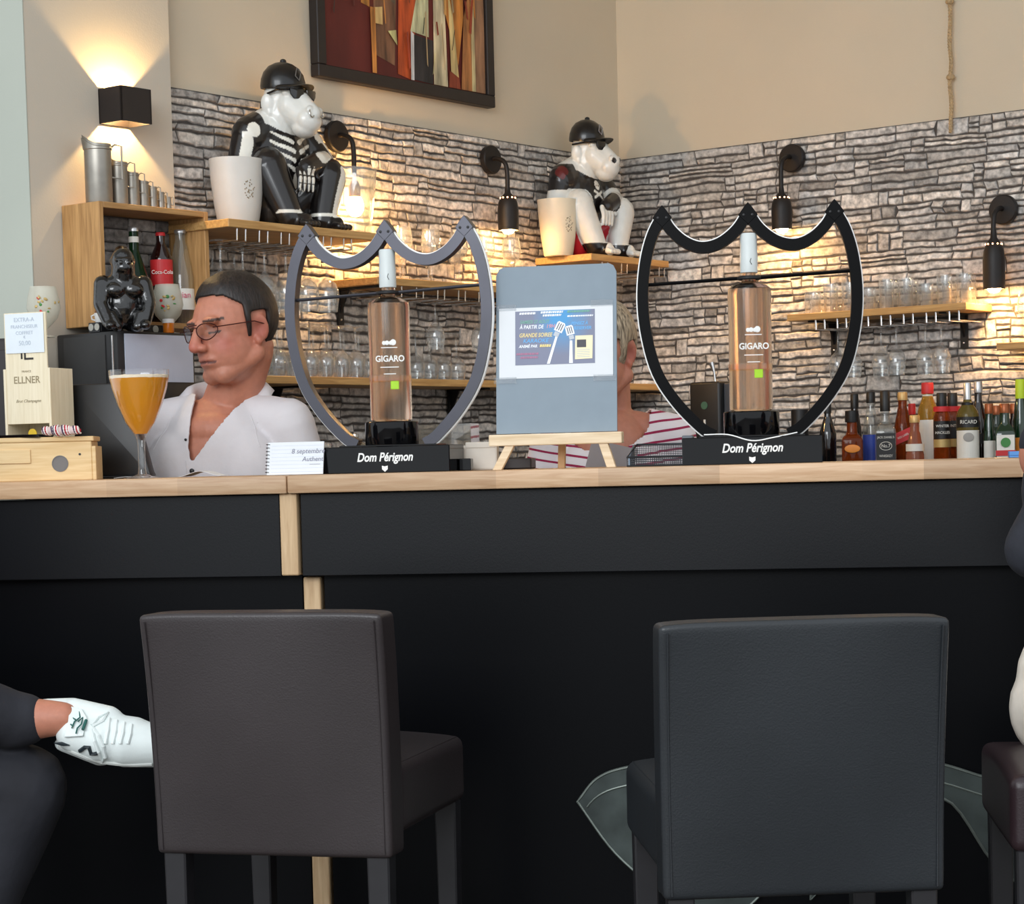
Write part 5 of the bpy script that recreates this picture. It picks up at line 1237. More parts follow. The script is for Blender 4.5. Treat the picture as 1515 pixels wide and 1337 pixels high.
for s in (-1, 1):      # bones of the arms, painted on the outer front
    sd, _ = seg_dist(Pm, (-.118 * 1.0, .0, .228), (-.142, .0, .165)) if s < 0 else seg_dist(Pm, (.112, -.02, .228), (.135, -.045, .185))
    bones |= (sd < .0135 + .0) & ((Pm[:, 0] * s) > .1) | (sd < .036) & (np.abs(Pm[:, 1] - (.0 if s < 0 else -.03)) < .007) & (Pm[:, 2] < .235) & (Pm[:, 2] > .165) & ((Pm[:, 0] * s) > .1)
    for c in ((-.115, -.008, .238), (-.143, .0, .160)) if s < 0 else ((.11, -.02, .236),): bones |= np.linalg.norm(Pm - np.array(c), axis=1) < .019
sd, _ = seg_dist(Pm, (-.15, -.002, .150), (-.16, -.01, .125)); bones |= (sd < .018)
sd, _ = seg_dist(Pm, (.105, -.06, .190), (.055, -.095, .182)); bones |= sd < .018
for k in range(4):
    sd, _ = seg_dist(Pm, (.009 - .0155 * k, -.108, .148), (.006 - .016 * k, -.112, .092)); bones |= (sd < .0055) & (np.abs(((Pm[:, 2] - .09) / .02) % 1 - .5) < .42)
sd, t = seg_dist(Pm, (.115, -.112, .15), (.075, -.125, .035)); bones |= (sd < .014)
sd, t = seg_dist(Pm, (-.045, -.06, .178), (-.02, -.115, .03)); bones |= (sd < .012)
sd, t = seg_dist(Pm, (.135, -.06, .155), (.10, -.11, .04)); bones |= (sd < .010)
dk, _ = seg_dist(Pm, (-.088, -.035, .150), (-.062, -.085, .032)); bones |= (dk < .06) & (Nn @ np.array((.30, -.95, .05)) > .975) & (Pm[:, 2] > .03) & (Pm[:, 1] < 0) & (Pm[:, 0] < -.01)
dk, _ = seg_dist(Pm, (-.05, .02, .065), (-.088, -.035, .150)); bones |= (dk < .068) & (Nn @ np.array((.25, -.45, .85)) > .972) & (Pm[:, 2] > .09) & (Pm[:, 0] < -.02) & (Pm[:, 1] > -.09)
dk, _ = seg_dist(Pm, (.062, -.085, .032), (.062, -.085, .032)); bones |= (dk < .042) & (np.abs(Pm[:, 2] - .040) < .004)
dk, _ = seg_dist(Pm, (-.062, -.085, .032), (-.062, -.085, .032)); bones |= (dk < .042) & (np.abs(Pm[:, 2] - .040) < .004)
col[bones] = cSk
col[head] = cW
paint(me1, col)
m_fig = attr_mat('glazed_figure', rough=0.28, coat=.35, noise_amt=.04, scale=40, bump=0)
q = A(420, 330, .10)
G1 = thing('gorilla_figure', 'seated gorilla figure painted as a skeleton with a black cap', 'figurine', Aw(q.x, .106, g1z), ROT_A)
G1.scale = (.95, .83, 1.0)
obj('body', me1, m_fig, G1, smooth='all')
cap_parts(G1, mat('emblem_grey', srgb(120, 116, 112), 0.4, .4))
bucket(G1, (-.162, .012), .074, .165, mat('bucket_white', srgb(214, 212, 206), 0.4, var=0.02))
m_shade = mat('sunglass_black', srgb(10, 10, 11), 0.1, coat=.5)
def sunglasses(par):
    g = bm_new()
    for s in (-1, 1):
        t = bm_new(); prism(t, [(-.022, .010), (.022, .012), (.021, -.004), (.012, -.014), (-.010, -.014), (-.020, -.004)], -.003, .003, .002)
        merge(g, t, Matrix.Translation((s * .026, -.088, .328)) @ Matrix.Rotation(s * R(14), 4, 'Z'))
        tube(g, [(s * .047, -.082, .335), (s * .062, -.05, .336), (s * .062, -.01, .33)], .0032, 8)
    tube(g, [(-.008, -.092, .333), (.008, -.092, .333)], .003, 8)
    return obj('sunglasses', g, m_shade, par, smooth=True)
sunglasses(G1)
b = bm_new(); tube(b, [(.018 + .007 * math.cos(a), -.137 + .002 * math.sin(a), .276 + .008 * math.sin(a)) for a in [2 * PI * k / 16 for k in range(16)]], .002, 6, closed=True); obj('nose_ring', b, mat('ring_silver', srgb(200, 200, 196), 0.25, .8), G1, smooth=True)
b = bm_new(); tube(b, [(-.018 + .008 * math.cos(a), -.136 + .002 * math.sin(a), .276 + .009 * math.sin(a)) for a in [2 * PI * k / 16 for k in range(16)]], .0022, 6, closed=True); obj('nose_ring', b, MATS['ring_silver'], G1, smooth=True)
# ---- pirate paint
col = np.tile(cW, (len(Pm), 1)).astype(np.float32)
tors = (Pm[:, 2] > .075) & (Pm[:, 2] < .275) & (np.abs(Pm[:, 0]) < .165) & (Pm[:, 1] > -.075)
d1, t1 = seg_dist(Pm, (-.05, .03, .065), (-.088, -.035, .150)); d2_, _ = seg_dist(Pm, (-.088, -.035, .150), (-.062, -.085, .032)); d3, _ = seg_dist(Pm, (.05, .03, .065), (.100, -.075, .138)); d4, _ = seg_dist(Pm, (.100, -.075, .138), (.062, -.085, .032))
legs = (np.minimum(d1, d3) < .062) & (Pm[:, 2] < .2) & (Pm[:, 1] < .0) | (np.minimum(d2_, d4) < .05)
arm_r = (Pm[:, 0] < -.10) & (Pm[:, 2] < .195); dl, _ = seg_dist(Pm, (.122, -.028, .172), (.060, -.072, .168)); dh, _ = seg_dist(Pm, (.060, -.072, .168), (.0, -.1, .10))
arm_l = (dl < .045) & (Pm[:, 0] > .03) & (Pm[:, 1] < -.015) | (dh < .04) & (Pm[:, 1] < -.062)
black = tors & ~arm_r & ~arm_l & ~legs
col[black] = cK
redm = black & (np.linalg.norm(Pm - np.array((-.11, .02, .235)), axis=1) < .035); col[redm] = np.array(srgb(92, 26, 28))
col[((Pm[:, 2] < .075) & (Pm[:, 1] > -.07) & ~(np.minimum(d2_, d4) < .045))] = cR_
col[(np.abs(Pm[:, 0]) < .04) & (Pm[:, 2] < .1) & (Pm[:, 1] > -.075) & (Nn[:, 1] < 0) & ~(np.minimum(d2_, d4) < .036)] = cR_
col[(Pm[:, 2] < .036) & (Pm[:, 1] < -.04) & (Pm[:, 1] > -.132)] = cK
glove, _ = seg_dist(Pm, (.045, -.078, .165), (.0, -.09, .150)); col[(glove < .03) & (Pm[:, 1] < -.06) & (Pm[:, 2] > .135)] = cK
skull = (np.linalg.norm((Pm - np.array((-.005, -.06, .215))) * np.array([1, .3, .85]), axis=1) < .0125) & (Nn[:, 1] < 0)
for a, b_ in (((-.022, -.06, .196), (.014, -.06, .178)), ((.014, -.06, .196), (-.022, -.06, .178))):
    d, _ = seg_dist(Pm * np.array([1, .3, 1], np.float32), np.array(a) * np.array([1, .3, 1]), np.array(b_) * np.array([1, .3, 1])); skull |= (d < .0042) & (Nn[:, 1] < 0) & (Pm[:, 1] < 0)
skull &= (np.abs(Pm[:, 0]) < .05)
col[skull] = cSk
for sx in (-.010, 0.0):
    e = (np.linalg.norm((Pm - np.array((sx, -.06, .214))) * np.array([1, .3, 1]), axis=1) < .0035) & (Nn[:, 1] < 0); col[e] = cK
head2 = ((Pm[:, 2] > .262 + .8 * np.clip(Pm[:, 1] + .01, -.5, 1)) & (Pm[:, 1] < .06) & (np.abs(Pm[:, 0]) < .08)) | ((Pm[:, 1] < -.062) & (Pm[:, 2] > .222))
col[head2] = cW
for s in (-1, 1): col[np.linalg.norm(Pm - np.array((s * .017, -.138, .280)), axis=1) < .009] = cK * 2
paint(me2, col)
q = A(884, 376, .095)
G2 = thing('gorilla_figure', 'seated gorilla figure painted as a pirate in black vest with red sash', 'figurine', Aw(q.x - .055, .10, z3), ROT_A)
G2.scale = (.88, .80, .97)
obj('body', me2, m_fig, G2, smooth='all')
cap_parts(G2, mat('emblem_pale', srgb(150, 150, 156), 0.4, .3))
bucket(G2, (-.150, .012), .070, .165, mat('bucket_cream', srgb(232, 222, 198), 0.4, var=0.02))
g = bm_new(); t = bm_new(); prism(t, [(-.02, .012), (.02, .012), (.018, -.006), (.006, -.016), (-.010, -.014), (-.02, -.004)], -.003, .003, .002); merge(g, t, Matrix.Translation((-.026, -.088, .328)) @ Matrix.Rotation(R(-14), 4, 'Z')); tube(g, [(-.045, -.082, .336), (-.064, -.04, .336), (-.062, .01, .335)], .003, 8); obj('eye_patch', g, m_shade, G2, smooth=True)

# ---- small glossy black gorilla on the appliance
b = bm_new()
ell(b, (0, .01, .06), (.040, .032, .055)); ell(b, (0, .004, .098), (.046, .030, .030)); capsule(b, (0, 0, .11), (0, -.006, .135), .026, .025)
ell(b, (0, -.004, .150), (.026, .027, .032)); ell(b, (0, -.022, .136), (.019, .014, .015)); ell(b, (0, -.024, .152), (.021, .010, .006)); ell(b, (0, .006, .172), (.017, .02, .014))
for s in (-1, 1):
    chain(b, [(s * .044, .004, .102), (s * .052, -.012, .058), (s * .040, -.034, .016)], [.020, .0165, .013]); ell(b, (s * .038, -.042, .010), (.012, .014, .010))
    chain(b, [(s * .022, .01, .022), (s * .034, -.02, .03), (s * .022, -.034, .008)], [.026, .018, .012]); ell(b, (s * .024, .0, .152), (.004, .006, .008))
    ell(b, (s * .008, -.033, .146), (.005, .004, .004)); ell(b, (s * .02, -.018, .088), (.020, .012, .016))
q = A(183, 488, .228)
g3 = obj('gorilla_statuette', remesh(b, .0022, 3), mat('black_lacquer', srgb(9, 9, 10), 0.1, coat=.8, var=.1, bump=.25, bscale=120), None, Aw(q.x, .232, az1), R(18), smooth='all')
tag(g3, 'glossy black gorilla statuette sitting on the bar appliance', 'statuette')
# ================================================================ people
m_skin = attr_mat('skin', rough=0.5, noise_amt=.06, scale=90, bump=.12, sss=.12)
SK, SKR, LIP, BROW = (np.array(srgb(*c)) for c in ((188, 124, 100), (178, 94, 80), (150, 80, 72), (74, 52, 44)))
def fingers(b, wrist, d, up, side, L=.085, curl=.5):
    """palm and five bent fingers from the wrist along d; up = back of the hand, side = towards the thumb"""
    d, up, side = Vector(d).normalized(), Vector(up).normalized(), Vector(side).normalized(); w = Vector(wrist)
    for k in range(4):
        o = side * (.027 - .018 * k)
        capsule(b, w + d * .01 + o * .7, w + d * L + o, .016, .012)
        l = (.038, .043, .040, .032)[k]; p0 = w + d * L + o; p1 = p0 + (d - up * curl * .5) * l; p2 = p1 + (d * .7 - up * curl) * l * .75
        chain(b, [p0, p1, p2], [.0098, .0088, .0075])
    t0 = w + d * .03 + side * .03; t1 = t0 + (side * .75 + d * .65) * .035; t2 = t1 + (d + side * .1 - up * .3) * .03
    chain(b, [t0, t1, t2], [.013, .0105, .0085])
def head_shapes(b, M, s=1.0):
    def E(c, r, rot=None):
        ell_m(b, M, c, r, rot)
    E((0, .018, .030), (.074 * s, .094, .088)); E((0, -.005, .010), (.070 * s, .085, .085)); E((0, -.020, -.042), (.064 * s, .072, .080)); E((0, -.060, -.088), (.030, .026, .024))
    for q in (-1, 1):
        E((q * .032, -.046, -.020), (.026, .026, .036)); capsule(b, M @ Vector((q * .050, .01, -.062)), M @ Vector((q * .020, -.062, -.094)), .022, .022); E((q * .028, -.078, .022), (.024, .014, .010))
        E((q * .070 * s, .020, -.010), (.008, .020, .031), (0, q * .12, q * -.35)); E((q * .069 * s, .012, -.034), (.008, .010, .012))
        E((q * .013, -.100, -.032), (.010, .012, .009))
    pts = [(0, -.088, .018), (0, -.102, -.008), (0, -.112, -.028)]
    for a, b_, r0, r1 in ((pts[0], pts[1], .009, .011), (pts[1], pts[2], .011, .013)): capsule(b, M @ Vector(a), M @ Vector(b_), r0, r1)
    E((0, -.088, -.058), (.024, .010, .006)); E((0, -.087, -.068), (.021, .010, .007)); E((0, -.07, -.06), (.034, .025, .03))
def ell_m(b, M, c, r, rot=None):
    t = bmesh.new(); bmesh.ops.create_uvsphere(t, u_segments=22, v_segments=16, radius=1)
    m = Matrix.Diagonal((*r, 1))
    if rot: m = Euler(rot).to_matrix().to_4x4() @ m
    merge(b, t, M @ Matrix.Translation(Vector(c)) @ m)
def finish_head(me, M, female=False):
    """carve sockets and mouth, paint the face; M maps head space to body space"""
    P = vcoords(me).copy(); Mi = np.array(M.inverted()); H = P @ Mi[:3, :3].T + Mi[:3, 3]
    near = (np.abs(H) < .16).all(1)
    Q = H.copy()
    for s in (-1, 1):
        Q = push(Q, (s * .031, -.088, .004), (.017, .03, .011), (0, .012, 0))
        Q = push(Q, (s * .031, -.082, -.002), (.014, .03, .0065), (0, -.0035, 0))
        Q = push(Q, (s * .078, .014, -.010), (.014, .011, .017), (-s * .008, 0, 0))
    Q = push(Q, (0, -.1, -.063), (.03, .03, .0028), (0, .004, 0)); Q = push(Q, (0, -.1, -.079), (.025, .03, .006), (0, .004, 0))
    H[near] = Q[near]
    Mf = np.array(M); P2 = H @ Mf[:3, :3].T + Mf[:3, 3]; set_coords(me, P2)
    col = np.tile(SK, (len(P), 1)).astype(np.float32)
    def mix(mask_w, c): 
        nonlocal col
        col = col * (1 - mask_w[:, None]) + np.array(c)[None] * mask_w[:, None]
    g = lambda c, r: np.exp(-(((H - np.array(c)) / np.array(r)) ** 2).sum(1))
    mix(.8 * g((0, -.115, -.028), (.018, .03, .018)), SKR)
    for s in (-1, 1):
        mix(.7 * g((s * .045, -.07, -.03), (.022, .04, .022)), SKR); mix(.75 * g((s * .072, .02, -.015), (.02, .03, .03)), SKR)
        br = (np.abs(H[:, 2] - (.023 - .12 * (np.abs(H[:, 0]) - .03) ** 2 * 10)) < .0030) & (np.abs(H[:, 0] - s * .033) < .019) & (H[:, 1] < -.055); col[br] = BROW * (1.5 if female else 1)
        mix(.35 * g((s * .031, -.085, .002), (.019, .04, .012)), SK * .45); mix(.5 * g((s * .079, .014, -.008), (.012, .010, .016)), SKR * .45)  # shade painted into the skin colour of eye sockets and ear hollows
        el = (np.abs(H[:, 2] + .0035 - 6 * (H[:, 0] - s * .031) ** 2) < .0026) & (np.abs(H[:, 0] - s * .031) < .013) & (H[:, 1] < -.06); col[el] = BROW * .6
    mix(.85 * g((0, -.09, -.063), (.022, .03, .008)), LIP)
    ln = (np.abs(H[:, 2] + .0625 + 5 * H[:, 0] ** 2) < .0021) & (np.abs(H[:, 0]) < .028) & (H[:, 1] < -.06); col[ln] = LIP * .35
    if not female: mix(.22 * g((0, -.07, -.085), (.06, .06, .035)), np.array(srgb(120, 92, 80)))
    paint(me, col)
def hair_cap(M, material, par, female=False):
    t = bm_new(); bmesh.ops.create_uvsphere(t, u_segments=72, v_segments=56, radius=1)
    for v in t.verts:
        c = v.co; grow = 1.0 + .018 * noise.noise(c * 5) + .010 * noise.noise(Vector((c.x * 18, c.y * 6, c.z * 18)))
        v.co = Vector((c.x * .0815 * grow, .014 + c.y * .1045 * grow, .026 + c.z * (.1 if female else .098) * grow))
    kill, base = [], {}
    for v in t.verts:
        x, y, z = v.co
        front = .078 - (x * x) * 4
        if female:
            lim = front - .012 if y < -.06 else (.03 if y < -.035 else (-.045 if y < .0 else (.012 if y < .035 else -.085)))
            if y < 0: lim = max(lim, -.045)
        else:
            lim = front if y < -.058 else (.074 - (y + .058) * 1.1 if y < -.022 else (-.028 if y < .004 else (.022 if y < .036 else -.082)))
        d = z - lim
        if d < 0: kill.append(v)
        elif d < .035:
            k = 1 - .062 * (1 - d / .035) ** 1.5; v.co = Vector((x * k, .014 + (y - .014) * k, .026 + (z - .026) * (k if z > .04 else 1)))
    bmesh.ops.delete(t, geom=kill, context='VERTS')
    me = modded(t, [('SMOOTH', dict(factor=.5, iterations=6)), ('SOLIDIFY', dict(thickness=.010, offset=-1))])
    me.transform(M)
    return obj('hair', me, material, par, smooth='all')
def hair_mat(name, c0, c1, s=90):
    m = bpy.data.materials.new(name); nt, bb = nodes_of(m); N, L = nt.nodes, nt.links
    tc = N.new('ShaderNodeTexCoord'); mp = N.new('ShaderNodeMapping'); mp.inputs['Scale'].default_value = (s * 2, s * 2, s * .35); L.new(tc.outputs['Object'], mp.inputs[0])
    nz = N.new('ShaderNodeTexNoise'); nz.inputs['Scale'].default_value = 1; nz.inputs['Detail'].default_value = 4; L.new(mp.outputs[0], nz.inputs['Vector'])
    rp = N.new('ShaderNodeValToRGB'); rp.color_ramp.elements[0].position = .35; rp.color_ramp.elements[1].position = .65; rp.color_ramp.elements[0].color = (*c0, 1); rp.color_ramp.elements[1].color = (*c1, 1)
    L.new(nz.outputs['Fac'], rp.inputs[0]); L.new(rp.outputs[0], bb.inputs['Base Color']); bb.inputs['Roughness'].default_value = .5
    bp = N.new('ShaderNodeBump'); bp.inputs['Strength'].default_value = .5; bp.inputs['Distance'].default_value = .004; L.new(nz.outputs['Fac'], bp.inputs['Height']); L.new(bp.outputs[0], bb.inputs['Normal'])
    return m
def torso_shapes(b, g, zs, zh, sw):
    """g: extra thickness; zs shoulder height, zh hip height, sw half shoulder span"""
    k = zs - zh
    ell(b, (0, .0, zs - .10), (sw * .86 + g, .105 + g, .17 + g)); ell(b, (0, .0, zh + k * .35), (sw * .76 + g, .100 + g, k * .42)); ell(b, (0, 0, zh + .02), (sw * .82 + g, .105 + g, .13))
    for s in (-1, 1):
        capsule(b, (s * .045, .012, zs + .022), (s * sw, .0, zs - .012), .040 + g, .054 + g)
        ell(b, (s * sw * .5, -.05, zs - .12), (sw * .45 + g, .06 + g, .10 + g))
def drop_faces(me, mask):
    bm = bm_new(); bm.from_mesh(me); bm.verts.ensure_lookup_table()
    bmesh.ops.delete(bm, geom=[bm.verts[i] for i in np.nonzero(mask)[0]], context='VERTS')
    bm.to_mesh(me); bm.free(); return me

# ---------------------------------------------------------------- the barman
MY = 4.85
hp = at(346, 486, MY - .02)                      # middle of the head
sh = at(322, 606, MY)
man = thing('person', 'person in a white shirt and glasses looking down behind the bar', 'person', (sh.x, MY, 0), R(-10))
Mi = man.matrix_basis if False else (Matrix.Translation((sh.x, MY, 0)) @ Matrix.Rotation(R(-10), 4, 'Z'))
hl = Mi.inverted() @ Vector((hp.x, hp.y - .03, hp.z))
HS = 1.0
MH = Matrix.Translation(hl) @ Matrix.Rotation(R(-34), 4, 'Z') @ Matrix.Rotation(R(9), 4, 'X') @ Matrix.Rotation(R(-3), 4, 'Y')
ZS, ZH, SW = 1.228, .80, .158
b = bm_new(); head_shapes(b, MH)
chain(b, [(hl.x * .3, .018, ZS + .02), MH @ Vector((0, .035, -.05))], [.062, .056]); ell(b, (0, -.02, ZS - .02), (.09, .07, .05))
torso_shapes(b, -.010, ZS, ZH, SW)
arms = []
for s in (-1, 1):
    el, wr = Vector((s * (SW + .055), .03, .985)), Vector((s * (SW - .02), -.07, .92))
    chain(b, [(s * SW, 0, ZS - .012), el, wr], [.048, .036, .026]); fingers(b, wr, (-.6 * s, -.3, -.6), (0, -1, .3), (-s, 0, 0), .06, .4); arms.append((s, el, wr))
for s in (-1, 1): chain(b, [(s * .085, 0, ZH), (s * .09, -.01, .44), (s * .09, .02, .08)], [.085, .058, .042]); capsule(b, (s * .09, .03, .045), (s * .1, -.12, .035), .04, .032)
me = remesh(b, .0032, 6); finish_head(me, MH); obj('body', me, m_skin, man, smooth='all')
m_hair = hair_mat('hair_dark', srgb(18, 14, 13), srgb(44, 35, 32)); hair_cap(MH, m_hair, man)
# shirt
def shirt_mat():
    m = mat('shirt_white', srgb(214, 210, 213), 0.8, var=.02, scale=20, bump=.5, bscale=26); return m
m_shirt = shirt_mat()
b = bm_new(); torso_shapes(b, .006, ZS, ZH, SW)
ell(b, (0, .012, ZS + .03), (.088, .075, .05))
for s, el, wr in arms: chain(b, [(s * SW, 0, ZS - .012), el, el + (wr - el) * .25], [.062, .054, .052])
me = remesh(b, .004, 6); P = vcoords(me).copy()
for i in range(len(P)):
    v = Vector(P[i]); n1 = noise.noise(Vector((v.x * 9 + 3, v.y * 9, v.z * 5))); P[i, 1] += .008 * n1; P[i, 0] += .004 * noise.noise(v * 12)
set_coords(me, P)
zt = 1.145; vx = -.03
w = np.clip((P[:, 2] - zt) / (ZS + .05 - zt), 0, 1) * .052
openv = (P[:, 1] < .02) & (np.abs(P[:, 0] - (vx + (hl.x * .35 - vx) * np.clip((P[:, 2] - zt) / .13, 0, 1))) < w) & (P[:, 2] > zt)
topc = (((P[:, 0] - hl.x * .3) / .070) ** 2 + ((P[:, 1] - .015) / .066) ** 2 < 1) & (P[:, 2] > ZS - .01)
me = drop_faces(me, openv | topc)
me = modded(me, [('SMOOTH', dict(factor=.5, iterations=14)), ('SOLIDIFY', dict(thickness=.004, offset=-1))]); obj('shirt', me, m_shirt, man, smooth='all')
# collar: stand and folded leaf
b = bm_new(); n = 26; rows = [[], [], []]
for i in range(n + 1):
    a = R(-128 + 256 * i / n); k = abs(i / n - .5) * 2; fr = max(0, (k - .72) / .28)
    cx = hl.x * .3; ca_, sa_ = math.sin(a), math.cos(a)
    rows[0].append(b.verts.new((cx + .068 * ca_, .018 + .060 * sa_, ZS + .045 - .02 * fr)))
    rows[1].append(b.verts.new((cx + .074 * ca_, .018 + .070 * sa_, ZS + .112 - .030 * k ** 2 - .045 * fr)))
    rows[2].append(b.verts.new((cx + (.106 + .012 * fr) * ca_, .018 + (.098 + .03 * fr) * sa_, ZS + .082 - .028 * k - .075 * fr ** 1.5)))
for r0, r1 in ((0, 1), (1, 2)):
    for i in range(n): b.faces.new((rows[r0][i], rows[r0][i + 1], rows[r1][i + 1], rows[r1][i]))
me = modded(b, [('SUBSURF', dict(levels=1, render_levels=1)), ('SOLIDIFY', dict(thickness=.003, offset=0))]); obj('collar', me, m_shirt, man, smooth='all')
bvh = None
def surf(x, z, lift=.003):
    so = [o for o in bpy.data.objects if o.parent == man and o.name.startswith('shirt')][0]
    global bvh
    if bvh is None: bvh = BVHTree.FromPolygons([v.co[:] for v in so.data.vertices], [p.vertices[:] for p in so.data.polygons])
    h = bvh.ray_cast(Vector((x, -1, z)), Vector((0, 1, 0)))[0]
    return (h + Vector((0, -lift, 0))) if h else Vector((x, -.12, z))
for z in (1.122,):
    b = bm_new(); ell(b, surf(vx + .002, z), (.0055, .0025, .0055), u=12, v=8); obj('button', b, m_black, man, smooth=True)
b = bm_new(); ell(b, surf(vx - .012, 1.19), (.003, .002, .003), u=8, v=6); obj('button', b, m_black, man, smooth=True)
b = bm_new(); tube(b, [surf(vx - .012 + .0006 * i, 1.145 - .012 * i, .0005) for i in range(10)], .0014, 5); obj('placket_seam', b, m_shirt, man)
for s in (-1, 1):
    b = bm_new(); tube(b, [surf(s * (.09 + .006 * i), 1.24 - .014 * i, .0005) for i in range(6)], .0012, 5); obj('yoke_seam', b, m_shirt, man)
# trousers
b = bm_new(); ell(b, (0, 0, ZH), (SW * .86, .115, .12))
for s in (-1, 1): chain(b, [(s * .085, 0, ZH), (s * .09, -.01, .44), (s * .09, .02, .09)], [.097, .075, .062])
obj('trousers', remesh(b, .008, 5), mat('trousers_dark', srgb(34, 36, 44), .8), man, smooth='all')
# glasses
m_rim = mat('spectacle_rim', srgb(70, 30, 28), 0.3, .6)
gl = obj('spectacles', bm_new(), m_rim, man); b = bm_new()
def ringpts(s):
    out = []
    for k in range(28):
        a = 2 * PI * k / 28; x = .0245 * math.cos(a); z = .0205 * math.sin(a)
        if z > 0: z *= .72
        else: x *= 1 - .22 * (-z / .0205) ** 2
        out.append(MH @ Vector((s * (.0335) + x, -.106 + .008 * abs((s * .0335 + x) / .058) ** 2 * 2.5, .004 + z)))
    return out
for s in (-1, 1): tube(b, ringpts(s), .0012, 6, closed=True)
tube(b, [MH @ Vector(p) for p in ((-.011, -.106, .012), (0, -.108, .013), (.011, -.106, .012))], .0011, 6); tube(b, [MH @ Vector(p) for p in ((-.014, -.106, .018), (.014, -.106, .018))], .0011, 6)
for s in (-1, 1): tube(b, [MH @ Vector(p) for p in ((s * .057, -.098, .008), (s * .070, -.06, .007), (s * .079, .0, .006), (s * .077, .03, -.004))], .0012, 6)
me = bpy.data.meshes.new('spectacles'); b.to_mesh(me); b.free(); me.materials.append(m_rim); gl.data = me
for s in (-1, 1):
    b = bm_new(); b.faces.new([b.verts.new(v) for v in ringpts(s)]); obj('lens', b, thin_glass('lens_glass', (0.86, 0.84, 0.82), refl=0.6, f0=1.35, haze=0.0), gl)

# ---------------------------------------------------------------- the woman behind the board
WY = 4.92
hp = at(886, 520, WY); sh = at(906, 632, WY)
wom = thing('person', 'person in a white top with magenta stripes half hidden by the grey board', 'person', (sh.x, WY, 0), R(-6))
Mi = Matrix.Translation((sh.x, WY, 0)) @ Matrix.Rotation(R(-6), 4, 'Z'); hl = Mi.inverted() @ Vector((hp.x, hp.y - .03, hp.z))
MW = Matrix.Translation(hl) @ Matrix.Rotation(R(-24), 4, 'Z') @ Matrix.Rotation(R(14), 4, 'X') @ Matrix.Scale(.95, 4)
ZS, ZH, SW = 1.178, .78, .130
b = bm_new(); head_shapes(b, MW); chain(b, [(hl.x * .3, .02, ZS + .02), MW @ Vector((0, .035, -.05))], [.050, .046]); ell(b, (0, -.01, ZS - .012), (.09, .06, .05)); torso_shapes(b, -.006, ZS, ZH, SW)
arms = []
for s in (-1, 1):
    el, wr = Vector((s * (SW + .05), .0, .99)), Vector((s * .08, -.12, .96))
    chain(b, [(s * SW, 0, ZS - .012), el, wr], [.042, .032, .024]); fingers(b, wr, (-.6 * s, -.4, -.5), (0, -1, .3), (-s, 0, 0), .06, .5); arms.append((s, el, wr))
for s in (-1, 1): chain(b, [(s * .08, 0, ZH), (s * .085, -.01, .43), (s * .085, .02, .08)], [.085, .056, .04]); capsule(b, (s * .085, .03, .045), (s * .095, -.11, .035), .038, .03)
me = remesh(b, .0036, 6); finish_head(me, MW, True); obj('body', me, m_skin, wom, smooth='all')
hair_cap(MW, hair_mat('hair_ash_blond', srgb(84, 72, 58), srgb(190, 172, 146)), wom, True)
def stripe_mat():
    m = bpy.data.materials.new('striped_jersey'); nt, bb = nodes_of(m); N, L = nt.nodes, nt.links
    tc = N.new('ShaderNodeTexCoord'); nz = N.new('ShaderNodeTexNoise'); nz.inputs['Scale'].default_value = 5; L.new(tc.outputs['Object'], nz.inputs['Vector'])
    sx = N.new('ShaderNodeSeparateXYZ'); L.new(tc.outputs['Object'], sx.inputs[0])
    ab = N.new('ShaderNodeMath'); ab.operation = 'ABSOLUTE'; L.new(sx.outputs[0], ab.inputs[0])
    m1 = N.new('ShaderNodeMath'); m1.operation = 'MULTIPLY_ADD'; m1.inputs[1].default_value = -.16; L.new(ab.outputs[0], m1.inputs[0]); L.new(sx.outputs[2], m1.inputs[2])
    m2 = N.new('ShaderNodeMath'); m2.operation = 'MULTIPLY_ADD'; m2.inputs[1].default_value = .02; L.new(nz.outputs['Fac'], m2.inputs[0]); L.new(m1.outputs[0], m2.inputs[2])
    m3 = N.new('ShaderNodeMath'); m3.operation = 'MULTIPLY'; m3.inputs[1].default_value = 46; L.new(m2.outputs[0], m3.inputs[0])
    m4 = N.new('ShaderNodeMath'); m4.operation = 'FRACT'; L.new(m3.outputs[0], m4.inputs[0])
    m5 = N.new('ShaderNodeMath'); m5.operation = 'LESS_THAN'; m5.inputs[1].default_value = .24; L.new(m4.outputs[0], m5.inputs[0])
    mx = N.new('ShaderNodeMix'); mx.data_type = 'RGBA'; mx.inputs['A'].default_value = (*srgb(232, 224, 226), 1); mx.inputs['B'].default_value = (*srgb(152, 30, 72), 1)
    L.new(m5.outputs[0], mx.inputs['Factor']); L.new(mx.outputs['Result'], bb.inputs['Base Color']); bb.inputs['Roughness'].default_value = .85
    return m
b = bm_new(); torso_shapes(b, .005, ZS, ZH, SW)
for s, el, wr in arms: chain(b, [(s * SW, 0, ZS - .012), el, el + (wr - el) * .6], [.054, .046, .040])
me = remesh(b, .005, 5); P = vcoords(me)
neckhole = (((P[:, 0] - hl.x * .2) / .088) ** 2 + ((P[:, 1] + .01) / .092) ** 2 < 1) & (P[:, 2] > ZS - .03)
me = drop_faces(me, neckhole); me = modded(me, [('SMOOTH', dict(factor=.5, iterations=5)), ('SOLIDIFY', dict(thickness=.004, offset=-1))]); obj('striped_top', me, stripe_mat(), wom, smooth='all')
b = bm_new(); ell(b, (0, 0, ZH), (SW * .9, .115, .12))
for s in (-1, 1): chain(b, [(s * .08, 0, ZH), (s * .085, -.01, .43), (s * .085, .02, .09)], [.095, .07, .056])
obj('trousers', remesh(b, .008, 5), MATS['trousers_dark'], wom, smooth='all')
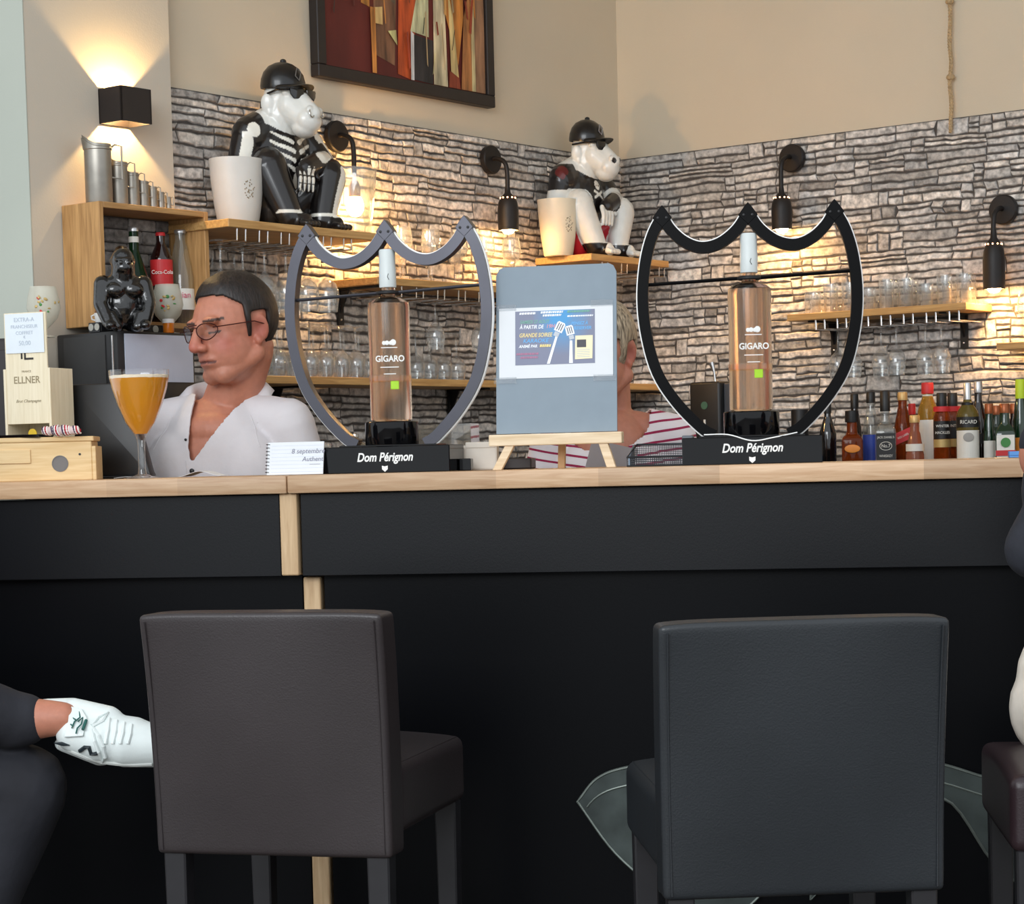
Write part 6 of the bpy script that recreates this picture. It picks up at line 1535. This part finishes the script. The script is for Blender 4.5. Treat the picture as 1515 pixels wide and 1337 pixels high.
# paper she holds, lying over the inner edge
b = bm_new(); box(b, -.05, .05, -.0006, .0006, 0, .10); tag(obj('paper_sheet', b, mat('paper_grey', srgb(176, 170, 172), .7, var=.03), None, Cw(Cpx(893, .405), .405, TOP - .05), (R(-8), R(14), ROT_C)), 'grey printed sheet in front of the striped top', 'paper')

# ---------------------------------------------------------------- seated person at the left, legs crossed
m_jean = mat('jeans_black', srgb(30, 31, 38), .85, var=.15, scale=12, bump=.3, bscale=60)
LY = 3.92
L0 = at(-330, 1100, LY)
lp = thing('person', 'seated person in dark jeans with crossed legs and a white sneaker', 'person', (L0.x, LY, 0), 0)
def lw(px, py, y): return at(px, py, y) - Vector((L0.x, LY, 0))
knee2 = lw(40, 1165, LY + .03); ank2 = lw(-60, 1420, LY + .02)
cuff = lw(28, 1064, LY - .01); ankle = lw(92, 1062, LY - .01); hip = Vector((0, 0, .66))
hip.x = lw(-330, 1000, LY).x
kneeU = lw(-110, 1035, LY - .06)
b = bm_new()
foot2 = Vector((ank2.x, ank2.y, .05))
ell(b, hip + Vector((-.02, .03, .02)), (.15, .17, .12)); ell(b, hip + Vector((-.05, .03, .27)), (.12, .17, .22)); ell(b, hip + Vector((-.05, .03, .42)), (.11, .18, .10))
capsule(b, hip + Vector((-.04, .03, .48)), hip + Vector((-.02, .03, .60)), .06, .055)
ML = Matrix.Translation(hip + Vector((-.01, .03, .70))) @ Matrix.Rotation(R(90), 4, 'Z'); head_shapes(b, ML)
chain(b, [hip + Vector((0, .1, 0)), knee2, ank2, foot2], [.09, .062, .05, .042]); capsule(b, foot2, foot2 + Vector((.16, 0, -.01)), .042, .034)
chain(b, [hip + Vector((0, -.06, .02)), kneeU, cuff, ankle], [.09, .062, .042, .030]); toe = lw(230, 1100, LY - .01)
chain(b, [ankle, lw(118, 1078, LY + .015), lw(200, 1095, LY + .02)], [.030, .028, .022])
for s in (-1, 1):
    sh_ = hip + Vector((-.05, .03 + s * .19, .44)); el = hip + Vector((-.02, .03 + s * .23, .2)); wr = hip + Vector((.2, .03 + s * .14, .17))
    chain(b, [sh_, el, wr], [.05, .036, .026]); fingers(b, wr, (1, -.2 * s, -.1), (0, 0, 1), (0, -s, 0), .08, .5)
me = remesh(b, .005, 4); finish_head(me, ML); obj('body', me, m_skin, lp, smooth='all')
hair_cap(ML, m_hair, lp)
b = bm_new()
chain(b, [hip + Vector((0, .1, 0)), knee2, ank2], [.105, .076, .06]); ell(b, hip + Vector((-.02, .03, .02)), (.162, .182, .13)); ell(b, knee2 + Vector((-.01, 0, -.01)), (.062, .066, .078))
chain(b, [hip + Vector((0, -.06, .02)), kneeU, cuff], [.105, .078, .047]); capsule(b, cuff - Vector((.02, 0, 0)), cuff + Vector((.006, 0, 0)), .052, .050)
me = remesh(b, .006, 4); P = vcoords(me).copy()
for i in range(len(P)): P[i] += np.array(noise.noise_vector(Vector(P[i]) * 11)) * .005
set_coords(me, P); obj('jeans', me, m_jean, lp, smooth='all')
b = bm_new(); ell(b, hip + Vector((-.05, .03, .27)), (.135, .185, .23)); ell(b, hip + Vector((-.05, .03, .42)), (.125, .195, .11))
for s in (-1, 1): chain(b, [hip + Vector((-.05, .03 + s * .19, .44)), hip + Vector((-.02, .03 + s * .23, .2))], [.062, .052])
obj('pullover', remesh(b, .008, 4), mat('pullover_grey', srgb(70, 74, 84), .9), lp, smooth='all')
# sneaker (toe points right, laces face the viewer)
m_sn = mat('sneaker_white', srgb(226, 234, 232), .55, var=.02, bump=.05, bscale=300); m_gr = mat('sneaker_green', srgb(26, 92, 84), .5); m_nv = mat('sneaker_dark', srgb(22, 34, 40), .5)
kpx = LY / F_PX
Sx = Matrix(((_r.x, 0, 0), (0, 1, 0), (0, 0, 1)))
sn0 = lw(50, 1045, LY - .01)
sn = obj('sneaker', bm_new(), m_sn, lp)
def spx(px, py, dy=0.0): return lw(px, py, LY - .01 + dy)
b = bm_new()
capsule(b, spx(112, 1085), spx(150, 1095), .036, .042); capsule(b, spx(150, 1090, .01), spx(200, 1098, .01), .045, .046); capsule(b, spx(185, 1098, .005), spx(245, 1104, .005), .045, .038)
capsule(b, spx(62, 1050, .03), spx(110, 1048, .03), .020, .020); capsule(b, spx(110, 1050, .02), spx(160, 1068, .015), .022, .03); capsule(b, spx(92, 1100, .03), spx(150, 1112, .02), .014, .026)
me = remesh(b, .004, 5); me.materials.clear(); me.materials.append(m_sn); me.shade_smooth(); sn.data = me
bvs = BVHTree.FromPolygons([v.co[:] for v in me.vertices], [p.vertices[:] for p in me.polygons])
def ons(px, py, lift=.002):
    o = lw(px, py, LY - .4); h = bvs.ray_cast(o, ray(px, py).normalized())[0]
    return h + Vector((0, -lift, 0)) if h else spx(px, py, -.03)
for k in range(4):
    x = 158 + k * 11
    b = bm_new(); tube(b, [ons(x + 4, 1062 + k * 3), ons(x + 2, 1080 + k * 2), ons(x - 2, 1100)], .0032, 6); obj('lace', b, m_sn, sn)
b = bm_new(); tube(b, [ons(136, 1072), ons(146, 1060), ons(160, 1054), ons(152, 1066), ons(137, 1074)], .003, 6); obj('lace_bow', b, m_sn, sn)
b = bm_new(); tube(b, [ons(137, 1076), ons(146, 1088), ons(153, 1104), ons(156, 1120), ons(152, 1126), ons(146, 1112), ons(140, 1096), ons(136, 1078)], .0034, 6); obj('lace_bow', b, m_sn, sn)
b = bm_new(); bm_pts = [ons(104, 1044, .006), ons(122, 1048, .006), ons(130, 1062, .006), ons(124, 1088, .006), ons(96, 1090, .006), ons(102, 1066, .006)]
b.faces.new([b.verts.new(p) for p in bm_pts]); tg = obj('tongue', modded(b, [('SOLIDIFY', dict(thickness=.004, offset=0)), ('BEVEL', dict(width=.0015, segments=2))]), m_sn, sn)
for a in ([(111, 1053), (119, 1052), (120, 1060), (112, 1066), (108, 1076)], [(117, 1066), (124, 1060), (122, 1070), (116, 1076), (114, 1084)], [(108, 1060), (113, 1063)], [(106, 1070), (110, 1073)]):
    b = bm_new(); tube(b, [ons(x, y, .010) for x, y in a], .0014, 5); obj('tongue_logo', b, m_gr, tg)
b = bm_new(); tube(b, [ons(124, 1078, .009), ons(129, 1064, .009)], .003, 6); obj('tongue_stripe', b, m_gr, tg)
b = bm_new(); tube(b, [ons(118, 1111), ons(126, 1105), ons(132, 1105), ons(135, 1115), ons(144, 1114)], .0038, 6); obj('side_logo', b, m_nv, sn)
b = bm_new(); tube(b, [ons(x, y, .0) for x, y in ((88, 1104), (108, 1112), (130, 1121), (150, 1127), (175, 1130), (200, 1131), (225, 1130))], .0036, 6); obj('midsole', b, mat('midsole_grey', srgb(196, 200, 196), .6), sn)
b = bm_new(); tube(b, [ons(80, 1099), ons(92, 1100), ons(103, 1102)], [.001, .004, .001], 6); obj('heel_patch', b, m_nv, sn)
# the stool under that person
stool('dark leather stool under the person with crossed legs', (L0.x - .24, LY + .03, 0), R(-90), l_brown, leg_d)

# ---------------------------------------------------------------- person at the right edge
RY = 3.62
R0 = at(1622, 1120, RY)
rpn = thing('person', 'seated person in navy jacket and cream trousers at the bar', 'person', (R0.x, RY, 0), 0)
def rw(px, py, y=RY): return at(px, py, y) - Vector((R0.x, RY, 0))
hip = Vector((.025, 0, .715)); ck = mat('trousers_cream', srgb(226, 216, 202), .85, var=.05, bump=.3, bscale=40); nj = mat('jacket_navy', srgb(34, 36, 44), .85, var=.12, bump=.3, bscale=50)
elb = rw(1532, 812, RY - .02); shd = Vector((.0, .0, hip.z + .40)); wrr = rw(1580, 742, RY + .16)
b = bm_new(); ell(b, hip, (.13, .12, .10)); ell(b, hip + Vector((0, 0, .22)), (.13, .11, .2)); ell(b, hip + Vector((0, 0, .40)), (.15, .10, .09)); capsule(b, hip + Vector((0, 0, .44)), hip + Vector((0, -.01, .56)), .056, .05)
MR = Matrix.Translation(hip + Vector((0, -.02, .64))) @ Matrix.Rotation(R(150), 4, 'Z'); head_shapes(b, MR)
chain(b, [shd, elb, wrr], [.045, .034, .026]); fingers(b, wrr, (.2, 1, .1), (0, 0, 1), (1, 0, 0), .075, .4)
chain(b, [Vector((.14, 0, hip.z + .42)), Vector((.2, -.02, hip.z + .15)), Vector((.12, .16, hip.z + .26))], [.045, .034, .026]); fingers(b, (.12, .16, hip.z + .26), (0, 1, .1), (0, 0, 1), (-1, 0, 0), .075, .4)
for s in (-1, 1): chain(b, [hip + Vector((s * .07, 0, -.02)), hip + Vector((.12 + s * .09, .22, -.03)), hip + Vector((.12 + s * .09, .22, -.42))], [.085, .06, .042]); capsule(b, hip + Vector((.12 + s * .09, .22, -.45)), hip + Vector((.12 + s * .09, .32, -.47)), .04, .032)
me = remesh(b, .006, 4); finish_head(me, MR); obj('body', me, m_skin, rpn, smooth='all'); hair_cap(MR, m_hair, rpn)
b = bm_new(); ell(b, hip + Vector((-.01, 0, .03)), (.145, .135, .125))
for s in (-1, 1): chain(b, [hip + Vector((s * .07, 0, -.02)), hip + Vector((.12 + s * .09, .22, -.03)), hip + Vector((.12 + s * .09, .22, -.40))], [.10, .072, .06])
obj('trousers', remesh(b, .007, 4), ck, rpn, smooth='all')
b = bm_new(); ell(b, hip + Vector((.01, 0, .24)), (.138, .128, .19)); ell(b, hip + Vector((.005, 0, .34)), (.15, .120, .15)); ell(b, hip + Vector((0, 0, .42)), (.15, .095, .075)); ell(b, hip + Vector((.01, 0, .12)), (.135, .13, .08)); chain(b, [shd, elb, elb + (wrr - elb) * .75], [.062, .052, .040]); chain(b, [Vector((.14, 0, hip.z + .42)), Vector((.2, -.02, hip.z + .15)), Vector((.13, .12, hip.z + .24))], [.062, .05, .04])
obj('jacket', remesh(b, .007, 4), nj, rpn, smooth='all')
tr = [o for o in bpy.data.objects if o.parent == rpn and o.name.startswith('trousers')][0].data
bvt = BVHTree.FromPolygons([v.co[:] for v in tr.vertices], [p.vertices[:] for p in tr.polygons])
hit = bvt.ray_cast(hip + Vector((-.5, -.25, .03)), Vector((.9, .45, 0)))[0]
b = bm_new(); ell(b, hit, (.012, .014, .022)); obj('navy_patch', b, nj, rpn, smooth=True)
m_shoe = mat('shoe_dark', srgb(30, 30, 34), .5)
for s in (-1, 1):
    b = bm_new(); f0 = hip + Vector((.12 + s * .09, .20, -.45)); capsule(b, f0, f0 + Vector((0, .13, -.015)), .050, .042); obj('shoe', remesh(b, .006, 3), m_shoe, rpn, smooth='all')
b = bm_new(); capsule(b, foot2 + Vector((-.02, 0, .0)), foot2 + Vector((.17, 0, -.012)), .049, .040); obj('sneaker', remesh(b, .006, 3), m_sn, lp, smooth='all')
